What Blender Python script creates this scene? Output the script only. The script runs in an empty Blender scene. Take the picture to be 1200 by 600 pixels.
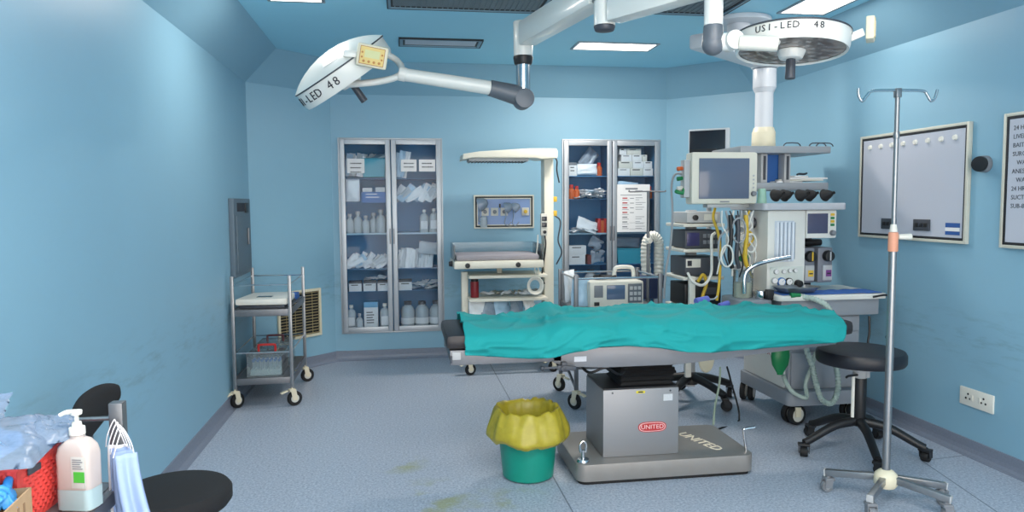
import bpy, bmesh, math, random
from mathutils import Vector, Matrix, noise
PI = math.pi
V = Vector
scene = bpy.context.scene
COL = scene.collection

# ------------------------------------------------------------------ camera
H = 1.35
FPX = 850.0
PITCH, YAW, ROLL = 0.0718, 0.1512, -0.0069
FW = V((math.sin(YAW)*math.cos(PITCH), math.cos(YAW)*math.cos(PITCH), -math.sin(PITCH)))
_r = V((math.cos(YAW), -math.sin(YAW), 0)); _u = _r.cross(FW)
RT = (_r*math.cos(ROLL) + _u*math.sin(ROLL)); UP = (_u*math.cos(ROLL) - _r*math.sin(ROLL))
cd = bpy.data.cameras.new('camera'); cam = bpy.data.objects.new('camera', cd); COL.objects.link(cam)
cd.sensor_width = 36; cd.lens = FPX/1200*36; cd.clip_start = 0.02
m = Matrix((RT, UP, -FW)).transposed().to_4x4(); m.translation = V((0, 0, H)); cam.matrix_world = m
scene.camera = cam
CAMP = V((0, 0, H))
def ray(x, y): return FW + RT*((x-600)/FPX) - UP*((y-300)/FPX)
def aty(x, y, Y): d = ray(x, y); return CAMP + d*(Y/d.y)
def atx(x, y, X): d = ray(x, y); return CAMP + d*(X/d.x)
def atz(x, y, Z=0.0): d = ray(x, y); return CAMP + d*((Z-H)/d.z)
def recty(x0, y0, x1, y1, Y):
    a = aty(x0, y1, Y); b = aty(x1, y0, Y); return a.x, b.x, a.z, b.z

# ------------------------------------------------------------------ light and exposure
vs = scene.view_settings
vs.view_transform = 'Standard'; vs.look = 'None'; vs.gamma = 1; vs.use_curve_mapping = False
vs.exposure = 0.74
wd = bpy.data.worlds.new('world'); scene.world = wd; wd.use_nodes = True
wd.node_tree.nodes['Background'].inputs[0].default_value = (1.0, 0.93, 0.86, 1)
wd.node_tree.nodes['Background'].inputs[1].default_value = 3.1
CEIL = 2.52
def area(name, loc, sx, sy, power, col=(1, .915, .83), rot=(0, 0, 0)):
    l = bpy.data.lights.new(name, 'AREA'); l.shape = 'RECTANGLE'; l.size = sx; l.size_y = sy
    l.energy = power; l.color = col
    o = bpy.data.objects.new(name, l); o.location = loc; o.rotation_euler = rot; COL.objects.link(o); return o
LP = [20, 3.2, 6, 29, 19, 10]
# the ceiling panels: (x0, x1, y0, y1); the second list is unseen fill lamps added to brighten the room
PANELS = [(1.31, 1.89, 5.23, 5.45), (2.34, 2.62, 3.70, 4.27), (-0.71, -0.43, 3.80, 4.38)]
FILL_LAMPS = [(-.4, .2, .3, 1.2), (.8, 1.4, .6, 1.5), (0.6, 1.2, -.8, -.2)]
for (a, b, c, d), pw in zip(PANELS + FILL_LAMPS, LP):
    area('panel_or_fill_lamp', ((a+b)/2, (c+d)/2, CEIL-.012), b-a-.02, d-c-.02, pw)

# ------------------------------------------------------------------ materials
def lin(v):
    v /= 255.0
    return v/12.92 if v <= .04045 else ((v+.055)/1.055)**2.4
def C(r, g, b): return (lin(r), lin(g), lin(b), 1)
MATS = {}
def mat(name, rgb, rough=.5, metal=0, var=.06, scale=30, bump=0, bscale=200, alpha=None, emit=0, trans=0, coat=0, spec=None, aniso=False):
    if name in MATS: return MATS[name]
    mt = bpy.data.materials.new(name); mt.use_nodes = True
    nt = mt.node_tree; N = nt.nodes; L = nt.links; b = N['Principled BSDF']
    col = C(*rgb)
    tc = N.new('ShaderNodeTexCoord')
    nz = N.new('ShaderNodeTexNoise'); nz.inputs['Scale'].default_value = scale; nz.inputs['Detail'].default_value = 3
    L.new(tc.outputs['Object'], nz.inputs['Vector'])
    mx = N.new('ShaderNodeMix'); mx.data_type = 'RGBA'
    mx.inputs[6].default_value = tuple(c*(1-var) for c in col[:3])+(1,)
    mx.inputs[7].default_value = tuple(min(1, c*(1+var)) for c in col[:3])+(1,)
    L.new(nz.outputs['Fac'], mx.inputs[0]); L.new(mx.outputs[2], b.inputs['Base Color'])
    b.inputs['Roughness'].default_value = rough; b.inputs['Metallic'].default_value = metal
    if spec is not None: b.inputs['Specular IOR Level'].default_value = spec
    if coat: b.inputs['Coat Weight'].default_value = coat
    if trans: b.inputs['Transmission Weight'].default_value = trans; b.inputs['IOR'].default_value = 1.2
    if alpha is not None: b.inputs['Alpha'].default_value = alpha
    if emit:
        b.inputs['Emission Color'].default_value = col; b.inputs['Emission Strength'].default_value = emit
    if bump:
        n2 = N.new('ShaderNodeTexNoise'); n2.inputs['Scale'].default_value = bscale
        L.new(tc.outputs['Object'], n2.inputs['Vector'])
        bp = N.new('ShaderNodeBump'); bp.inputs['Strength'].default_value = bump; bp.inputs['Distance'].default_value = .002
        L.new(n2.outputs['Fac'], bp.inputs['Height']); L.new(bp.outputs['Normal'], b.inputs['Normal'])
    MATS[name] = mt; return mt
STEEL = mat('brushed_steel', (150, 152, 154), .32, .85, .08, 60)
STEEL_D = mat('dull_steel', (122, 124, 128), .42, .75, .1, 50)
CHROME = mat('chrome', (205, 207, 210), .16, 1, .03)
ALU = mat('aluminium_frame', (168, 174, 180), .4, .6, .04)
WHITE = mat('white_enamel', (226, 224, 214), .35, 0, .03)
CREAM = mat('cream_plastic', (222, 214, 188), .42, 0, .04)
OFFW = mat('off_white_plastic', (214, 212, 202), .42, 0, .04)
LGREY = mat('light_grey_plastic', (178, 180, 182), .45, 0, .05)
GREY = mat('grey_plastic', (122, 126, 132), .45, 0, .06)
DGREY = mat('dark_grey_plastic', (62, 66, 74), .45, 0, .08)
BLACK = mat('black_plastic', (24, 25, 28), .45, 0, .1)
RUBBER = mat('black_rubber', (20, 20, 22), .7, 0, .1)
VINYL = mat('black_vinyl', (26, 28, 36), .42, 0, .1, 40, .15, 60)
FABRIC_K = mat('black_fabric', (20, 20, 23), .85, 0, .2, 120, .3, 500)
LEATHER = mat('dark_brown_leatherette', (44, 40, 42), .4, 0, .15, 30, .2, 90)
SCREEN = mat('blue_grey_screen', (84, 104, 132), .12, 0, .05, 3)
SCREEN_D = mat('dark_screen', (34, 38, 46), .15, 0, .1, 3)
PAPER = mat('paper', (228, 228, 228), .8, 0, .03)
INK = mat('ink', (44, 46, 54), .8, 0, .1)
RED_INK = mat('red_ink', (180, 44, 50), .7, 0, .1)
RED = mat('red_plastic', (196, 40, 38), .4, 0, .06)
YEL = mat('yellow_plastic', (222, 182, 56), .45, 0, .06)
ORANGE = mat('orange_plastic', (206, 96, 44), .45, 0, .06)
BLUE = mat('blue_plastic', (46, 110, 178), .45, 0, .08)
BLUECL = mat('blue_cloth', (58, 104, 176), .85, 0, .12, 20, .3, 90)
TURQ = mat('turquoise_plastic', (60, 166, 186), .45, 0, .06)
GREEN = mat('green_plastic', (20, 122, 70), .4, 0, .08)
def clear(name, rgb, fac, rough=.06, diff=.0, dv=.06):
    """clear plastic / glass: mostly see-through, with gloss and a little body colour"""
    mt = bpy.data.materials.new(name); mt.use_nodes = True; nt = mt.node_tree; N = nt.nodes; L = nt.links
    N.remove(N['Principled BSDF']); out = N['Material Output']
    tr = N.new('ShaderNodeBsdfTransparent'); tr.inputs[0].default_value = C(*rgb)
    gl = N.new('ShaderNodeBsdfGlossy'); gl.inputs['Roughness'].default_value = rough
    df = N.new('ShaderNodeBsdfDiffuse'); df.inputs[0].default_value = C(*rgb)
    nz = N.new('ShaderNodeTexNoise'); nz.inputs['Scale'].default_value = 18
    mr = N.new('ShaderNodeMapRange'); mr.inputs[3].default_value = max(0, diff-dv); mr.inputs[4].default_value = diff+dv
    L.new(nz.outputs['Fac'], mr.inputs[0])
    fr = N.new('ShaderNodeFresnel'); fr.inputs[0].default_value = 1.35
    ad = N.new('ShaderNodeMath'); ad.operation = 'MULTIPLY'; ad.inputs[1].default_value = fac; L.new(fr.outputs[0], ad.inputs[0])
    m1 = N.new('ShaderNodeMixShader'); L.new(mr.outputs[0], m1.inputs[0]); L.new(tr.outputs[0], m1.inputs[1]); L.new(df.outputs[0], m1.inputs[2])
    m2 = N.new('ShaderNodeMixShader'); L.new(ad.outputs[0], m2.inputs[0]); L.new(m1.outputs[0], m2.inputs[1]); L.new(gl.outputs[0], m2.inputs[2])
    L.new(m2.outputs[0], out.inputs[0]); return mt
GLASS = clear('door_glass', (246, 250, 253), .42, .03, .0, .012)
ACRYL = clear('clear_acrylic', (226, 236, 240), 1.0, .08, .14)
FILM = clear('clear_film', (214, 226, 238), 1.6, .12, .38)
VIAL = clear('bottle_glass', (232, 240, 244), 1.3, .08, .5)
HOSE = clear('translucent_hose', (196, 214, 206), 1.0, .2, .72)

# ------------------------------------------------------------------ mesh builder
class MB:
    def __init__(s): s.bm = bmesh.new(); s.mi = 0
    def mat(s, i): s.mi = i; return s
    def _add(s, t, M=None):
        if M is not None: t.transform(M)
        vm = {v: s.bm.verts.new(v.co) for v in t.verts}
        for f in t.faces:
            try:
                g = s.bm.faces.new([vm[v] for v in f.verts]); g.material_index = s.mi
            except ValueError: pass
        t.free(); return s
    def box(s, c, d, bev=0, rz=0, M=None, seg=2):
        t = bmesh.new(); bmesh.ops.create_cube(t, size=1)
        bmesh.ops.scale(t, vec=d, verts=t.verts)
        if bev:
            bmesh.ops.bevel(t, geom=t.edges[:], offset=min(bev, min(d)*.49), segments=seg, profile=.6, affect='EDGES')
        X = Matrix.Translation(c) @ Matrix.Rotation(rz, 4, 'Z')
        return s._add(t, X if M is None else M @ X)
    def b2(s, x0, x1, y0, y1, z0, z1, bev=0):
        return s.box(((x0+x1)/2, (y0+y1)/2, (z0+z1)/2), (abs(x1-x0), abs(y1-y0), abs(z1-z0)), bev)
    def frame(s, p0, p1):
        p0, p1 = V(p0), V(p1); d = p1-p0
        q = d.to_track_quat('Z', 'Y').to_matrix().to_4x4(); q.translation = (p0+p1)/2; return q, d.length
    def bar(s, p0, p1, w, h=None, bev=0):
        h = w if h is None else h
        d = (V(p1)-V(p0)); L = d.length; z = d.normalized()
        up = V((0, 0, 1)) if abs(z.z) < .95 else V((0, 1, 0))
        x = up.cross(z).normalized(); y = z.cross(x)
        M = Matrix((x, y, z)).transposed().to_4x4(); M.translation = (V(p0)+V(p1))/2
        return s.box((0, 0, 0), (w, h, L), bev, 0, M)
    def cyl(s, p0, p1, r, r2=None, n=18, bev=0):
        q, L = s.frame(p0, p1); t = bmesh.new()
        bmesh.ops.create_cone(t, cap_ends=True, segments=n, radius1=r, radius2=r if r2 is None else r2, depth=L)
        if bev:
            es = [e for e in t.edges if abs(e.verts[0].co.z-e.verts[1].co.z) < 1e-6]
            bmesh.ops.bevel(t, geom=es, offset=bev, segments=2, profile=.6, affect='EDGES')
        return s._add(t, q)
    def sph(s, c, r, sc=(1, 1, 1), n=14):
        t = bmesh.new(); bmesh.ops.create_uvsphere(t, u_segments=n, v_segments=max(6, n//2+1), radius=r)
        bmesh.ops.scale(t, vec=sc, verts=t.verts); return s._add(t, Matrix.Translation(c))
    def lathe(s, prof, c=(0, 0, 0), n=28, M=None, ex=1.0, ey=1.0):
        t = bmesh.new(); rings = []
        for r, z in prof:
            if r < 1e-6: rings.append([t.verts.new((0, 0, z))])
            else: rings.append([t.verts.new((r*ex*math.cos(2*PI*k/n), r*ey*math.sin(2*PI*k/n), z)) for k in range(n)])
        for a, b in zip(rings, rings[1:]):
            for k in range(n):
                k2 = (k+1) % n
                if len(a) == 1 and len(b) == 1: continue
                if len(a) == 1: t.faces.new((a[0], b[k2], b[k]))
                elif len(b) == 1: t.faces.new((a[k], a[k2], b[0]))
                else: t.faces.new((a[k], a[k2], b[k2], b[k]))
        X = Matrix.Translation(c)
        return s._add(t, X if M is None else M @ X)
    def tube(s, pts, r, n=8, smooth=6, closed=False):
        P = [V(p) for p in pts]
        if smooth and len(P) > 2:
            Q = []; m_ = len(P)
            for i in range(m_ if closed else m_-1):
                a = P[(i-1) % m_] if (closed or i > 0) else P[0]*2-P[1]
                b, c = P[i], P[(i+1) % m_]
                d = P[(i+2) % m_] if (closed or i+2 < m_) else P[-1]*2-P[-2]
                for k in range(smooth):
                    u = k/smooth
                    Q.append(.5*((2*b)+(c-a)*u+(2*a-5*b+4*c-d)*u*u+(3*b-a-3*c+d)*u**3))
            if not closed: Q.append(P[-1])
            P = Q
        t = bmesh.new(); rings = []; nrm = None; m_ = len(P)
        for i, p in enumerate(P):
            tg = (P[(i+1) % m_]-P[i-1]) if closed else (P[min(i+1, m_-1)]-P[max(i-1, 0)])
            tg.normalize()
            if nrm is None:
                nrm = tg.orthogonal().normalized()
            nrm = (nrm - tg*nrm.dot(tg)).normalized(); bn = tg.cross(nrm)
            rr = r(i/(m_-1)) if callable(r) else r
            rings.append([t.verts.new(p+nrm*(rr*math.cos(2*PI*k/n))+bn*(rr*math.sin(2*PI*k/n))) for k in range(n)])
        rg = list(zip(rings, rings[1:]+([rings[0]] if closed else [])))
        if not closed: rg = list(zip(rings, rings[1:]))
        for a, b in rg:
            for k in range(n): t.faces.new((a[k], a[(k+1) % n], b[(k+1) % n], b[k]))
        if not closed:
            t.faces.new(rings[0][::-1]); t.faces.new(rings[-1])
        return s._add(t)
    def prism(s, poly, d, M=None, bev=0):
        """polygon in local XY extruded by d along local Z"""
        t = bmesh.new(); vs_ = [t.verts.new((x, y, 0)) for x, y in poly]; f = t.faces.new(vs_)
        r = bmesh.ops.extrude_face_region(t, geom=[f]); bmesh.ops.translate(t, vec=(0, 0, d), verts=[v for v in r['geom'] if isinstance(v, bmesh.types.BMVert)])
        bmesh.ops.recalc_face_normals(t, faces=t.faces[:])
        if bev: bmesh.ops.bevel(t, geom=t.edges[:], offset=bev, segments=2, profile=.6, affect='EDGES')
        return s._add(t, M)
    def grid(s, fn, nu, nv):
        t = bmesh.new(); g = [[t.verts.new(fn(i/nu, j/nv)) for j in range(nv+1)] for i in range(nu+1)]
        for i in range(nu):
            for j in range(nv): t.faces.new((g[i][j], g[i+1][j], g[i+1][j+1], g[i][j+1]))
        return s._add(t)
    def poly(s, *pts):
        f = s.bm.faces.new([s.bm.verts.new(p) for p in pts]); f.material_index = s.mi; return s
    def text(s, body, size, M, d=.0006, align='CENTER', sx=1.0):
        cu = bpy.data.curves.new('lettering', 'FONT'); cu.body = body; cu.size = size; cu.align_x = align; cu.align_y = 'CENTER'
        cu.extrude = d; cu.resolution_u = 2
        o = bpy.data.objects.new('lettering', cu); COL.objects.link(o)
        bpy.context.view_layer.update()
        me = bpy.data.meshes.new_from_object(o.evaluated_get(bpy.context.evaluated_depsgraph_get()))
        t = bmesh.new(); t.from_mesh(me); bpy.data.objects.remove(o); bpy.data.curves.remove(cu); bpy.data.meshes.remove(me)
        return s._add(t, M @ Matrix.Diagonal((sx, 1, 1, 1)))
    def tr(s, M): s.bm.transform(M); return s
    def mesh(s, name, mats, ang=38):
        bm = s.bm
        bmesh.ops.recalc_face_normals(bm, faces=bm.faces[:])
        for f in bm.faces: f.smooth = True
        ca = math.radians(ang)
        for e in bm.edges:
            if len(e.link_faces) == 2 and e.calc_face_angle(0) > ca: e.smooth = False
        me = bpy.data.meshes.new(name); bm.to_mesh(me); bm.free()
        for m_ in (mats if isinstance(mats, (list, tuple)) else [mats]): me.materials.append(m_)
        return me
    def build(s, name, mats, parent=None, loc=None, ang=38):
        o = bpy.data.objects.new(name, s.mesh(name, mats, ang)); COL.objects.link(o)
        if parent: o.parent = parent
        if loc is not None: o.location = loc
        return o
def tag(o, label=None, cat=None, group=None, kind=None):
    if label: o['label'] = label
    if cat: o['category'] = cat
    if group: o['group'] = group
    if kind: o['kind'] = kind
    return o
def thing(name, label, cat, loc=(0, 0, 0), rz=0, group=None):
    o = bpy.data.objects.new(name, None); COL.objects.link(o); o.empty_display_size = .05
    o.location = loc; o.rotation_euler = (0, 0, rz); return tag(o, label, cat, group)
def struct(name, mb, m_, parent=None):
    o = mb.build(name, m_, parent); o['kind'] = 'structure'; return o
def dup(root, loc=None, rot=None, label=None, group=None, scale=None):
    r = root.copy(); COL.objects.link(r)
    if loc is not None: r.location = loc
    if rot is not None: r.rotation_euler = rot
    if scale is not None: r.scale = scale
    if label: r['label'] = label
    if group: r['group'] = group
    for ch in list(root.children):
        c = ch.copy(); COL.objects.link(c); c.parent = r
        for g in ch.children:
            d = g.copy(); COL.objects.link(d); d.parent = c
    return r
ORD = ['first', 'second', 'third', 'fourth', 'fifth', 'sixth', 'seventh', 'eighth', 'ninth', 'tenth', 'eleventh', 'twelfth', 'thirteenth', 'fourteenth', 'fifteenth', 'sixteenth', 'seventeenth', 'eighteenth']
FACE = Matrix.Rotation(PI/2, 4, 'X')          # text/prism plane facing -Y
def facing(p): return Matrix.Translation(p) @ FACE
R = random.Random(7)
# ------------------------------------------------------------------ the room
XL, XR, YB, YF = -1.148, 2.973, 6.381, -1.6
CH = 0.57
def wall_material(name, rgb):
    mt = bpy.data.materials.new(name); mt.use_nodes = True; nt = mt.node_tree; N = nt.nodes; L = nt.links; b = N['Principled BSDF']
    tc = N.new('ShaderNodeTexCoord')
    n1 = N.new('ShaderNodeTexNoise'); n1.inputs['Scale'].default_value = 1.1; n1.inputs['Detail'].default_value = 4
    L.new(tc.outputs['Object'], n1.inputs['Vector'])
    c = C(*rgb)
    mx = N.new('ShaderNodeMix'); mx.data_type = 'RGBA'
    mx.inputs[6].default_value = tuple(v*.93 for v in c[:3])+(1,); mx.inputs[7].default_value = tuple(min(1, v*1.06) for v in c[:3])+(1,)
    L.new(n1.outputs['Fac'], mx.inputs[0])
    # grime: scuffs in a band near trolley height and faint vertical runs
    mp = N.new('ShaderNodeMapping'); mp.inputs['Scale'].default_value = (3.2, 1.6, 9)
    L.new(tc.outputs['Object'], mp.inputs['Vector'])
    n2 = N.new('ShaderNodeTexNoise'); n2.inputs['Scale'].default_value = 2.2; n2.inputs['Detail'].default_value = 9; n2.inputs['Roughness'].default_value = .7
    L.new(mp.outputs[0], n2.inputs['Vector'])
    r2 = N.new('ShaderNodeMapRange'); r2.inputs[1].default_value = .50; r2.inputs[2].default_value = .70; r2.inputs[4].default_value = .45
    L.new(n2.outputs['Fac'], r2.inputs[0])
    sp = N.new('ShaderNodeSeparateXYZ'); L.new(tc.outputs['Object'], sp.inputs[0])
    def band(z, w):
        a = N.new('ShaderNodeMath'); a.operation = 'SUBTRACT'; a.inputs[1].default_value = z; L.new(sp.outputs[2], a.inputs[0])
        ab = N.new('ShaderNodeMath'); ab.operation = 'ABSOLUTE'; L.new(a.outputs[0], ab.inputs[0])
        r = N.new('ShaderNodeMapRange'); r.inputs[1].default_value = w; r.inputs[2].default_value = 0; r.inputs[4].default_value = 1; L.new(ab.outputs[0], r.inputs[0]); return r
    bd = band(.62, .22)
    mu = N.new('ShaderNodeMath'); mu.operation = 'MULTIPLY'; L.new(r2.outputs[0], mu.inputs[0]); L.new(bd.outputs[0], mu.inputs[1])
    m2 = N.new('ShaderNodeMix'); m2.data_type = 'RGBA'; m2.inputs[7].default_value = C(96, 112, 116)
    L.new(mu.outputs[0], m2.inputs[0]); L.new(mx.outputs[2], m2.inputs[6]); L.new(m2.outputs[2], b.inputs['Base Color'])
    b.inputs['Roughness'].default_value = .42; b.inputs['Specular IOR Level'].default_value = .35
    bp = N.new('ShaderNodeBump'); bp.inputs['Strength'].default_value = .06; bp.inputs['Distance'].default_value = .02
    L.new(n1.outputs['Fac'], bp.inputs['Height']); L.new(bp.outputs[0], b.inputs['Normal'])
    return mt
WALLM = wall_material('blue_wall_paint', (134, 176, 197))
CEILM = mat('blue_ceiling_paint', (158, 218, 240), .55, 0, .03, 2)
def floor_material():
    mt = bpy.data.materials.new('speckled_vinyl'); mt.use_nodes = True; nt = mt.node_tree; N = nt.nodes; L = nt.links; b = N['Principled BSDF']
    tc = N.new('ShaderNodeTexCoord')
    n1 = N.new('ShaderNodeTexNoise'); n1.inputs['Scale'].default_value = 85; n1.inputs['Detail'].default_value = 5; n1.inputs['Roughness'].default_value = .75
    L.new(tc.outputs['Object'], n1.inputs['Vector'])
    rp = N.new('ShaderNodeValToRGB'); e = rp.color_ramp.elements
    e[0].position = .36; e[0].color = C(132, 143, 160); e[1].position = .66; e[1].color = C(198, 204, 212)
    k = e.new(.5); k.color = C(164, 174, 190)
    L.new(n1.outputs['Fac'], rp.inputs[0])
    n2 = N.new('ShaderNodeTexNoise'); n2.inputs['Scale'].default_value = 2.6; n2.inputs['Detail'].default_value = 6; n2.inputs['Roughness'].default_value = .65
    L.new(tc.outputs['Object'], n2.inputs['Vector'])
    sp = N.new('ShaderNodeSeparateXYZ'); L.new(tc.outputs['Object'], sp.inputs[0])
    def mth(op, a, bb):
        n = N.new('ShaderNodeMath'); n.operation = op
        for i, q in enumerate((a, bb)):
            if isinstance(q, (int, float)): n.inputs[i].default_value = q
            else: L.new(q, n.inputs[i])
        return n.outputs[0]
    # old yellow-green spill marks near the bucket
    tot = None
    for (cx, cy, rad) in ((.12, 3.25, .30), (.50, 3.18, .18), (-.02, 3.75, .16), (.62, 2.95, .2)):
        dx = mth('SUBTRACT', sp.outputs[0], cx); dy = mth('SUBTRACT', sp.outputs[1], cy)
        d = mth('SQRT', mth('ADD', mth('MULTIPLY', dx, dx), mth('MULTIPLY', dy, dy)), 0)
        r = N.new('ShaderNodeMapRange'); r.inputs[1].default_value = rad; r.inputs[2].default_value = 0; L.new(d, r.inputs[0])
        tot = r.outputs[0] if tot is None else mth('MAXIMUM', tot, r.outputs[0])
    nr = N.new('ShaderNodeMapRange'); nr.inputs[1].default_value = .5; nr.inputs[2].default_value = .72; L.new(n2.outputs['Fac'], nr.inputs[0])
    st = mth('MULTIPLY', mth('MULTIPLY', tot, nr.outputs[0]), 1.6)
    st = mth('MINIMUM', mth('MULTIPLY', st, 1.5), .65)
    mx = N.new('ShaderNodeMix'); mx.data_type = 'RGBA'; mx.inputs[7].default_value = C(150, 152, 84)
    L.new(st, mx.inputs[0]); L.new(rp.outputs[0], mx.inputs[6])
    # welded seams between the vinyl sheets
    s1 = mth('LESS_THAN', mth('ABSOLUTE', mth('SUBTRACT', sp.outputs[0], .722), 0), .0035)
    s2 = mth('LESS_THAN', mth('ABSOLUTE', mth('SUBTRACT', sp.outputs[0], mth('ADD', 2.555, mth('MULTIPLY', mth('SUBTRACT', sp.outputs[1], 2.8), .2))), 0), .0035)
    s2 = mth('MULTIPLY', s2, mth('LESS_THAN', sp.outputs[1], 3.34))
    s3 = mth('LESS_THAN', mth('ABSOLUTE', mth('SUBTRACT', sp.outputs[1], mth('ADD', 3.33, mth('MULTIPLY', mth('SUBTRACT', sp.outputs[0], 2.66), .12))), 0), .0035)
    s3 = mth('MULTIPLY', s3, mth('GREATER_THAN', sp.outputs[0], 2.66))
    sm = mth('MULTIPLY', mth('MAXIMUM', s1, mth('MAXIMUM', s2, s3)), .75)
    m3 = N.new('ShaderNodeMix'); m3.data_type = 'RGBA'; m3.inputs[7].default_value = C(66, 76, 92)
    L.new(sm, m3.inputs[0]); L.new(mx.outputs[2], m3.inputs[6]); L.new(m3.outputs[2], b.inputs['Base Color'])
    b.inputs['Roughness'].default_value = .38; b.inputs['Specular IOR Level'].default_value = .4
    return mt
FLOORM = floor_material()
SKIRTM = mat('vinyl_skirting', (120, 128, 144), .45, 0, .16, 90)

# plan outline (counter-clockwise, seen from above)
PLAN = [(XL, YF), (XR, YF), (XR, YB-CH), (XR-CH, YB), (XL+CH, YB), (XL, YB-CH)]
struct('floor', MB().b2(XL-.3, XR+.3, YF-.3, YB+.5, -.1, 0), FLOORM)
def inset(d):
    n = len(PLAN); out = []
    for i in range(n):
        p0, p1, p2 = V(PLAN[i-1]), V(PLAN[i]), V(PLAN[(i+1) % n])
        a = (p1-p0).normalized(); b = (p2-p1).normalized()
        na = V((-a.y, a.x)); nb = V((-b.y, b.x)); k = (na+nb).normalized(); out.append(p1+k*(d/k.dot(na)))
    return out
P0, PC = inset(0), inset(.25)
ZW, T = 2.285, .1
def wall(name, i):
    a, b = V(PLAN[i]), V(PLAN[(i+1) % 6]); d = (b-a).normalized(); o = V((d.y, -d.x))*T
    mb = MB()
    mb.prism([a, b, b+o, a+o], CEIL, None)
    return struct(name, mb, WALLM)
wall('wall_right', 1); wall('wall_corner_right', 2); wall('wall_corner_left', 4); wall('wall_left', 5)
# back wall with two niches for the instrument cupboards
CAB = [(-.5124, .3525), (1.4411, 2.3308)]
CZ0, CZ1 = .2462, 1.9096
mb = MB(); G = .012; TB = .42
xs = [XL+CH-.05, CAB[0][0]+G, CAB[0][1]-G, CAB[1][0]+G, CAB[1][1]-G, XR-CH+.05]
for i in range(5):
    if i in (1, 3):
        mb.b2(xs[i], xs[i+1], YB, YB+TB, 0, CZ0+G); mb.b2(xs[i], xs[i+1], YB, YB+TB, CZ1-G, CEIL)
        mb.b2(xs[i], xs[i+1], YB+TB-.03, YB+TB, CZ0+G, CZ1-G)
    else: mb.b2(xs[i], xs[i+1], YB, YB+TB, 0, CEIL)
struct('wall_back', mb, WALLM)
# ceiling with its sloped cove all round
mb = MB(); mb.b2(XL-.2, XR+.2, YF-.2, YB+.45, CEIL, CEIL+.1)
struct('ceiling', mb, CEILM)
mb = MB()
for i in range(6):
    j = (i+1) % 6
    a, b, c, d = P0[i], P0[j], PC[j], PC[i]
    mb.poly((a.x, a.y, ZW), (b.x, b.y, ZW), (c.x, c.y, CEIL-.001), (d.x, d.y, CEIL-.001))
struct('trim_1', mb, WALLM)
# coved vinyl skirting
SK = ['baseboard_front', 'baseboard_right', 'baseboard_corner_right', 'baseboard_back', 'baseboard_corner_left', 'baseboard_left']
prof = [(0, .085), (.006, .083), (.007, .04), (.012, .02), (.025, .006), (.04, .0015), (.04, 0), (0, 0)]
ins = {d: inset(d) for d, _ in prof}
for i in range(6):
    j = (i+1) % 6; mb = MB(); pr = [(d if d else 0.0, z) for d, z in prof]
    for (d0, z0), (d1, z1) in zip(pr, pr[1:-1]):
        a0, a1, b0, b1 = ins[d0][i], ins[d0][j], ins[d1][i], ins[d1][j]
        mb.poly((a0.x, a0.y, z0), (a1.x, a1.y, z0), (b1.x, b1.y, z1), (b0.x, b0.y, z1))
    struct(SK[i], mb, SKIRTM)

# ---------------------------------------------------------------- ceiling fittings
PANEL_E = mat('lit_diffuser', (255, 248, 240), .4, 0, .01, 4, emit=3.5)
LIGHT_FRAME = mat('light_frame', (150, 160, 168), .4, .3)
for (a, b, c, d), lab in zip(PANELS, ('recessed ceiling light panel nearest the back wall above the right cabinet', 'recessed ceiling light panel near the right wall above the round lamp head', 'recessed ceiling light panel at the top left edge of the photo')):
    t = thing('ceiling_light', lab, 'ceiling light', ((a+b)/2, (c+d)/2, CEIL), 0, 'lit ceiling panels')
    w, h = (b-a)/2, (d-c)/2; fb = MB()
    for sx in (-1, 1): fb.b2(sx*w, sx*(w+.02), -h-.02, h+.02, -.008, .002, .002)
    for sy in (-1, 1): fb.b2(-w, w, sy*h, sy*(h+.02), -.008, .002, .002)
    fb.build('light_frame', LIGHT_FRAME, t)
    MB().b2(-w, w, -h, h, -.005, .002).build('diffuser', PANEL_E, t)
MESHM = mat('dark_grille_mesh', (120, 132, 138), .6, .2, .15, 400, .5, 700)
GFR = mat('grille_frame', (120, 150, 168), .45, .2)
BLKTRIM = mat('black_gasket', (26, 30, 36), .6)
for (a, b, c, d, lab) in ((-.06, .87, 3.5, 4.44, 'left grey mesh air diffuser panel in the ceiling'), (.93, 2.0, 3.5, 4.36, 'right grey mesh air diffuser panel in the ceiling behind the lamp arms')):
    t = thing('air_diffuser', lab, 'air vent', ((a+b)/2, (c+d)/2, CEIL), 0, 'ceiling air diffusers')
    w, h = (b-a)/2, (d-c)/2; fb = MB()
    for k, (o0, o1, z) in zip((1, 0, 1), ((0, .007, -.017), (.007, .022, -.016), (.022, .034, -.010))):
        fb.mat(k)
        for sx in (-1, 1): fb.b2(sx*(w-o0), sx*(w-o1), -h+o0, h-o0, z, .002)
        for sy in (-1, 1): fb.b2(-w+o1, w-o1, sy*(h-o0), sy*(h-o1), z, .002)
    fb.build('vent_frame', [GFR, BLKTRIM], t)
    g = MB().b2(-w+.03, w-.03, -h+.03, h-.03, -.006, .002)
    n = 28
    for k in range(n):
        x = -w+.03+(2*w-.06)*(k+.5)/n; g.b2(x-.004, x+.004, -h+.03, h-.03, -.011, -.005)
    g.build('mesh_panel', MESHM, t)
t = thing('return_air_vent', 'small rectangular grey vent in the ceiling above the left lamp arm', 'air vent', (.305, 5.36, CEIL))
fb = MB(); w, h = .3, .125
for k, (o0, o1, z) in zip((1, 0, 1), ((0, .008, -.013), (.008, .03, -.012), (.03, .045, -.007))):
    fb.mat(k)
    for sx in (-1, 1): fb.b2(sx*(w-o0), sx*(w-o1), -h+o0, h-o0, z, .002, .002)
    for sy in (-1, 1): fb.b2(-w+o1, w-o1, sy*(h-o0), sy*(h-o1), z, .002, .002)
fb.build('vent_frame', [GFR, BLKTRIM], t)
MB().b2(-w+.04, w-.04, -h+.04, h-.04, -.006, .002).build('vent_plate', mat('vent_plate', (190, 196, 206), .5), t)

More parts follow.
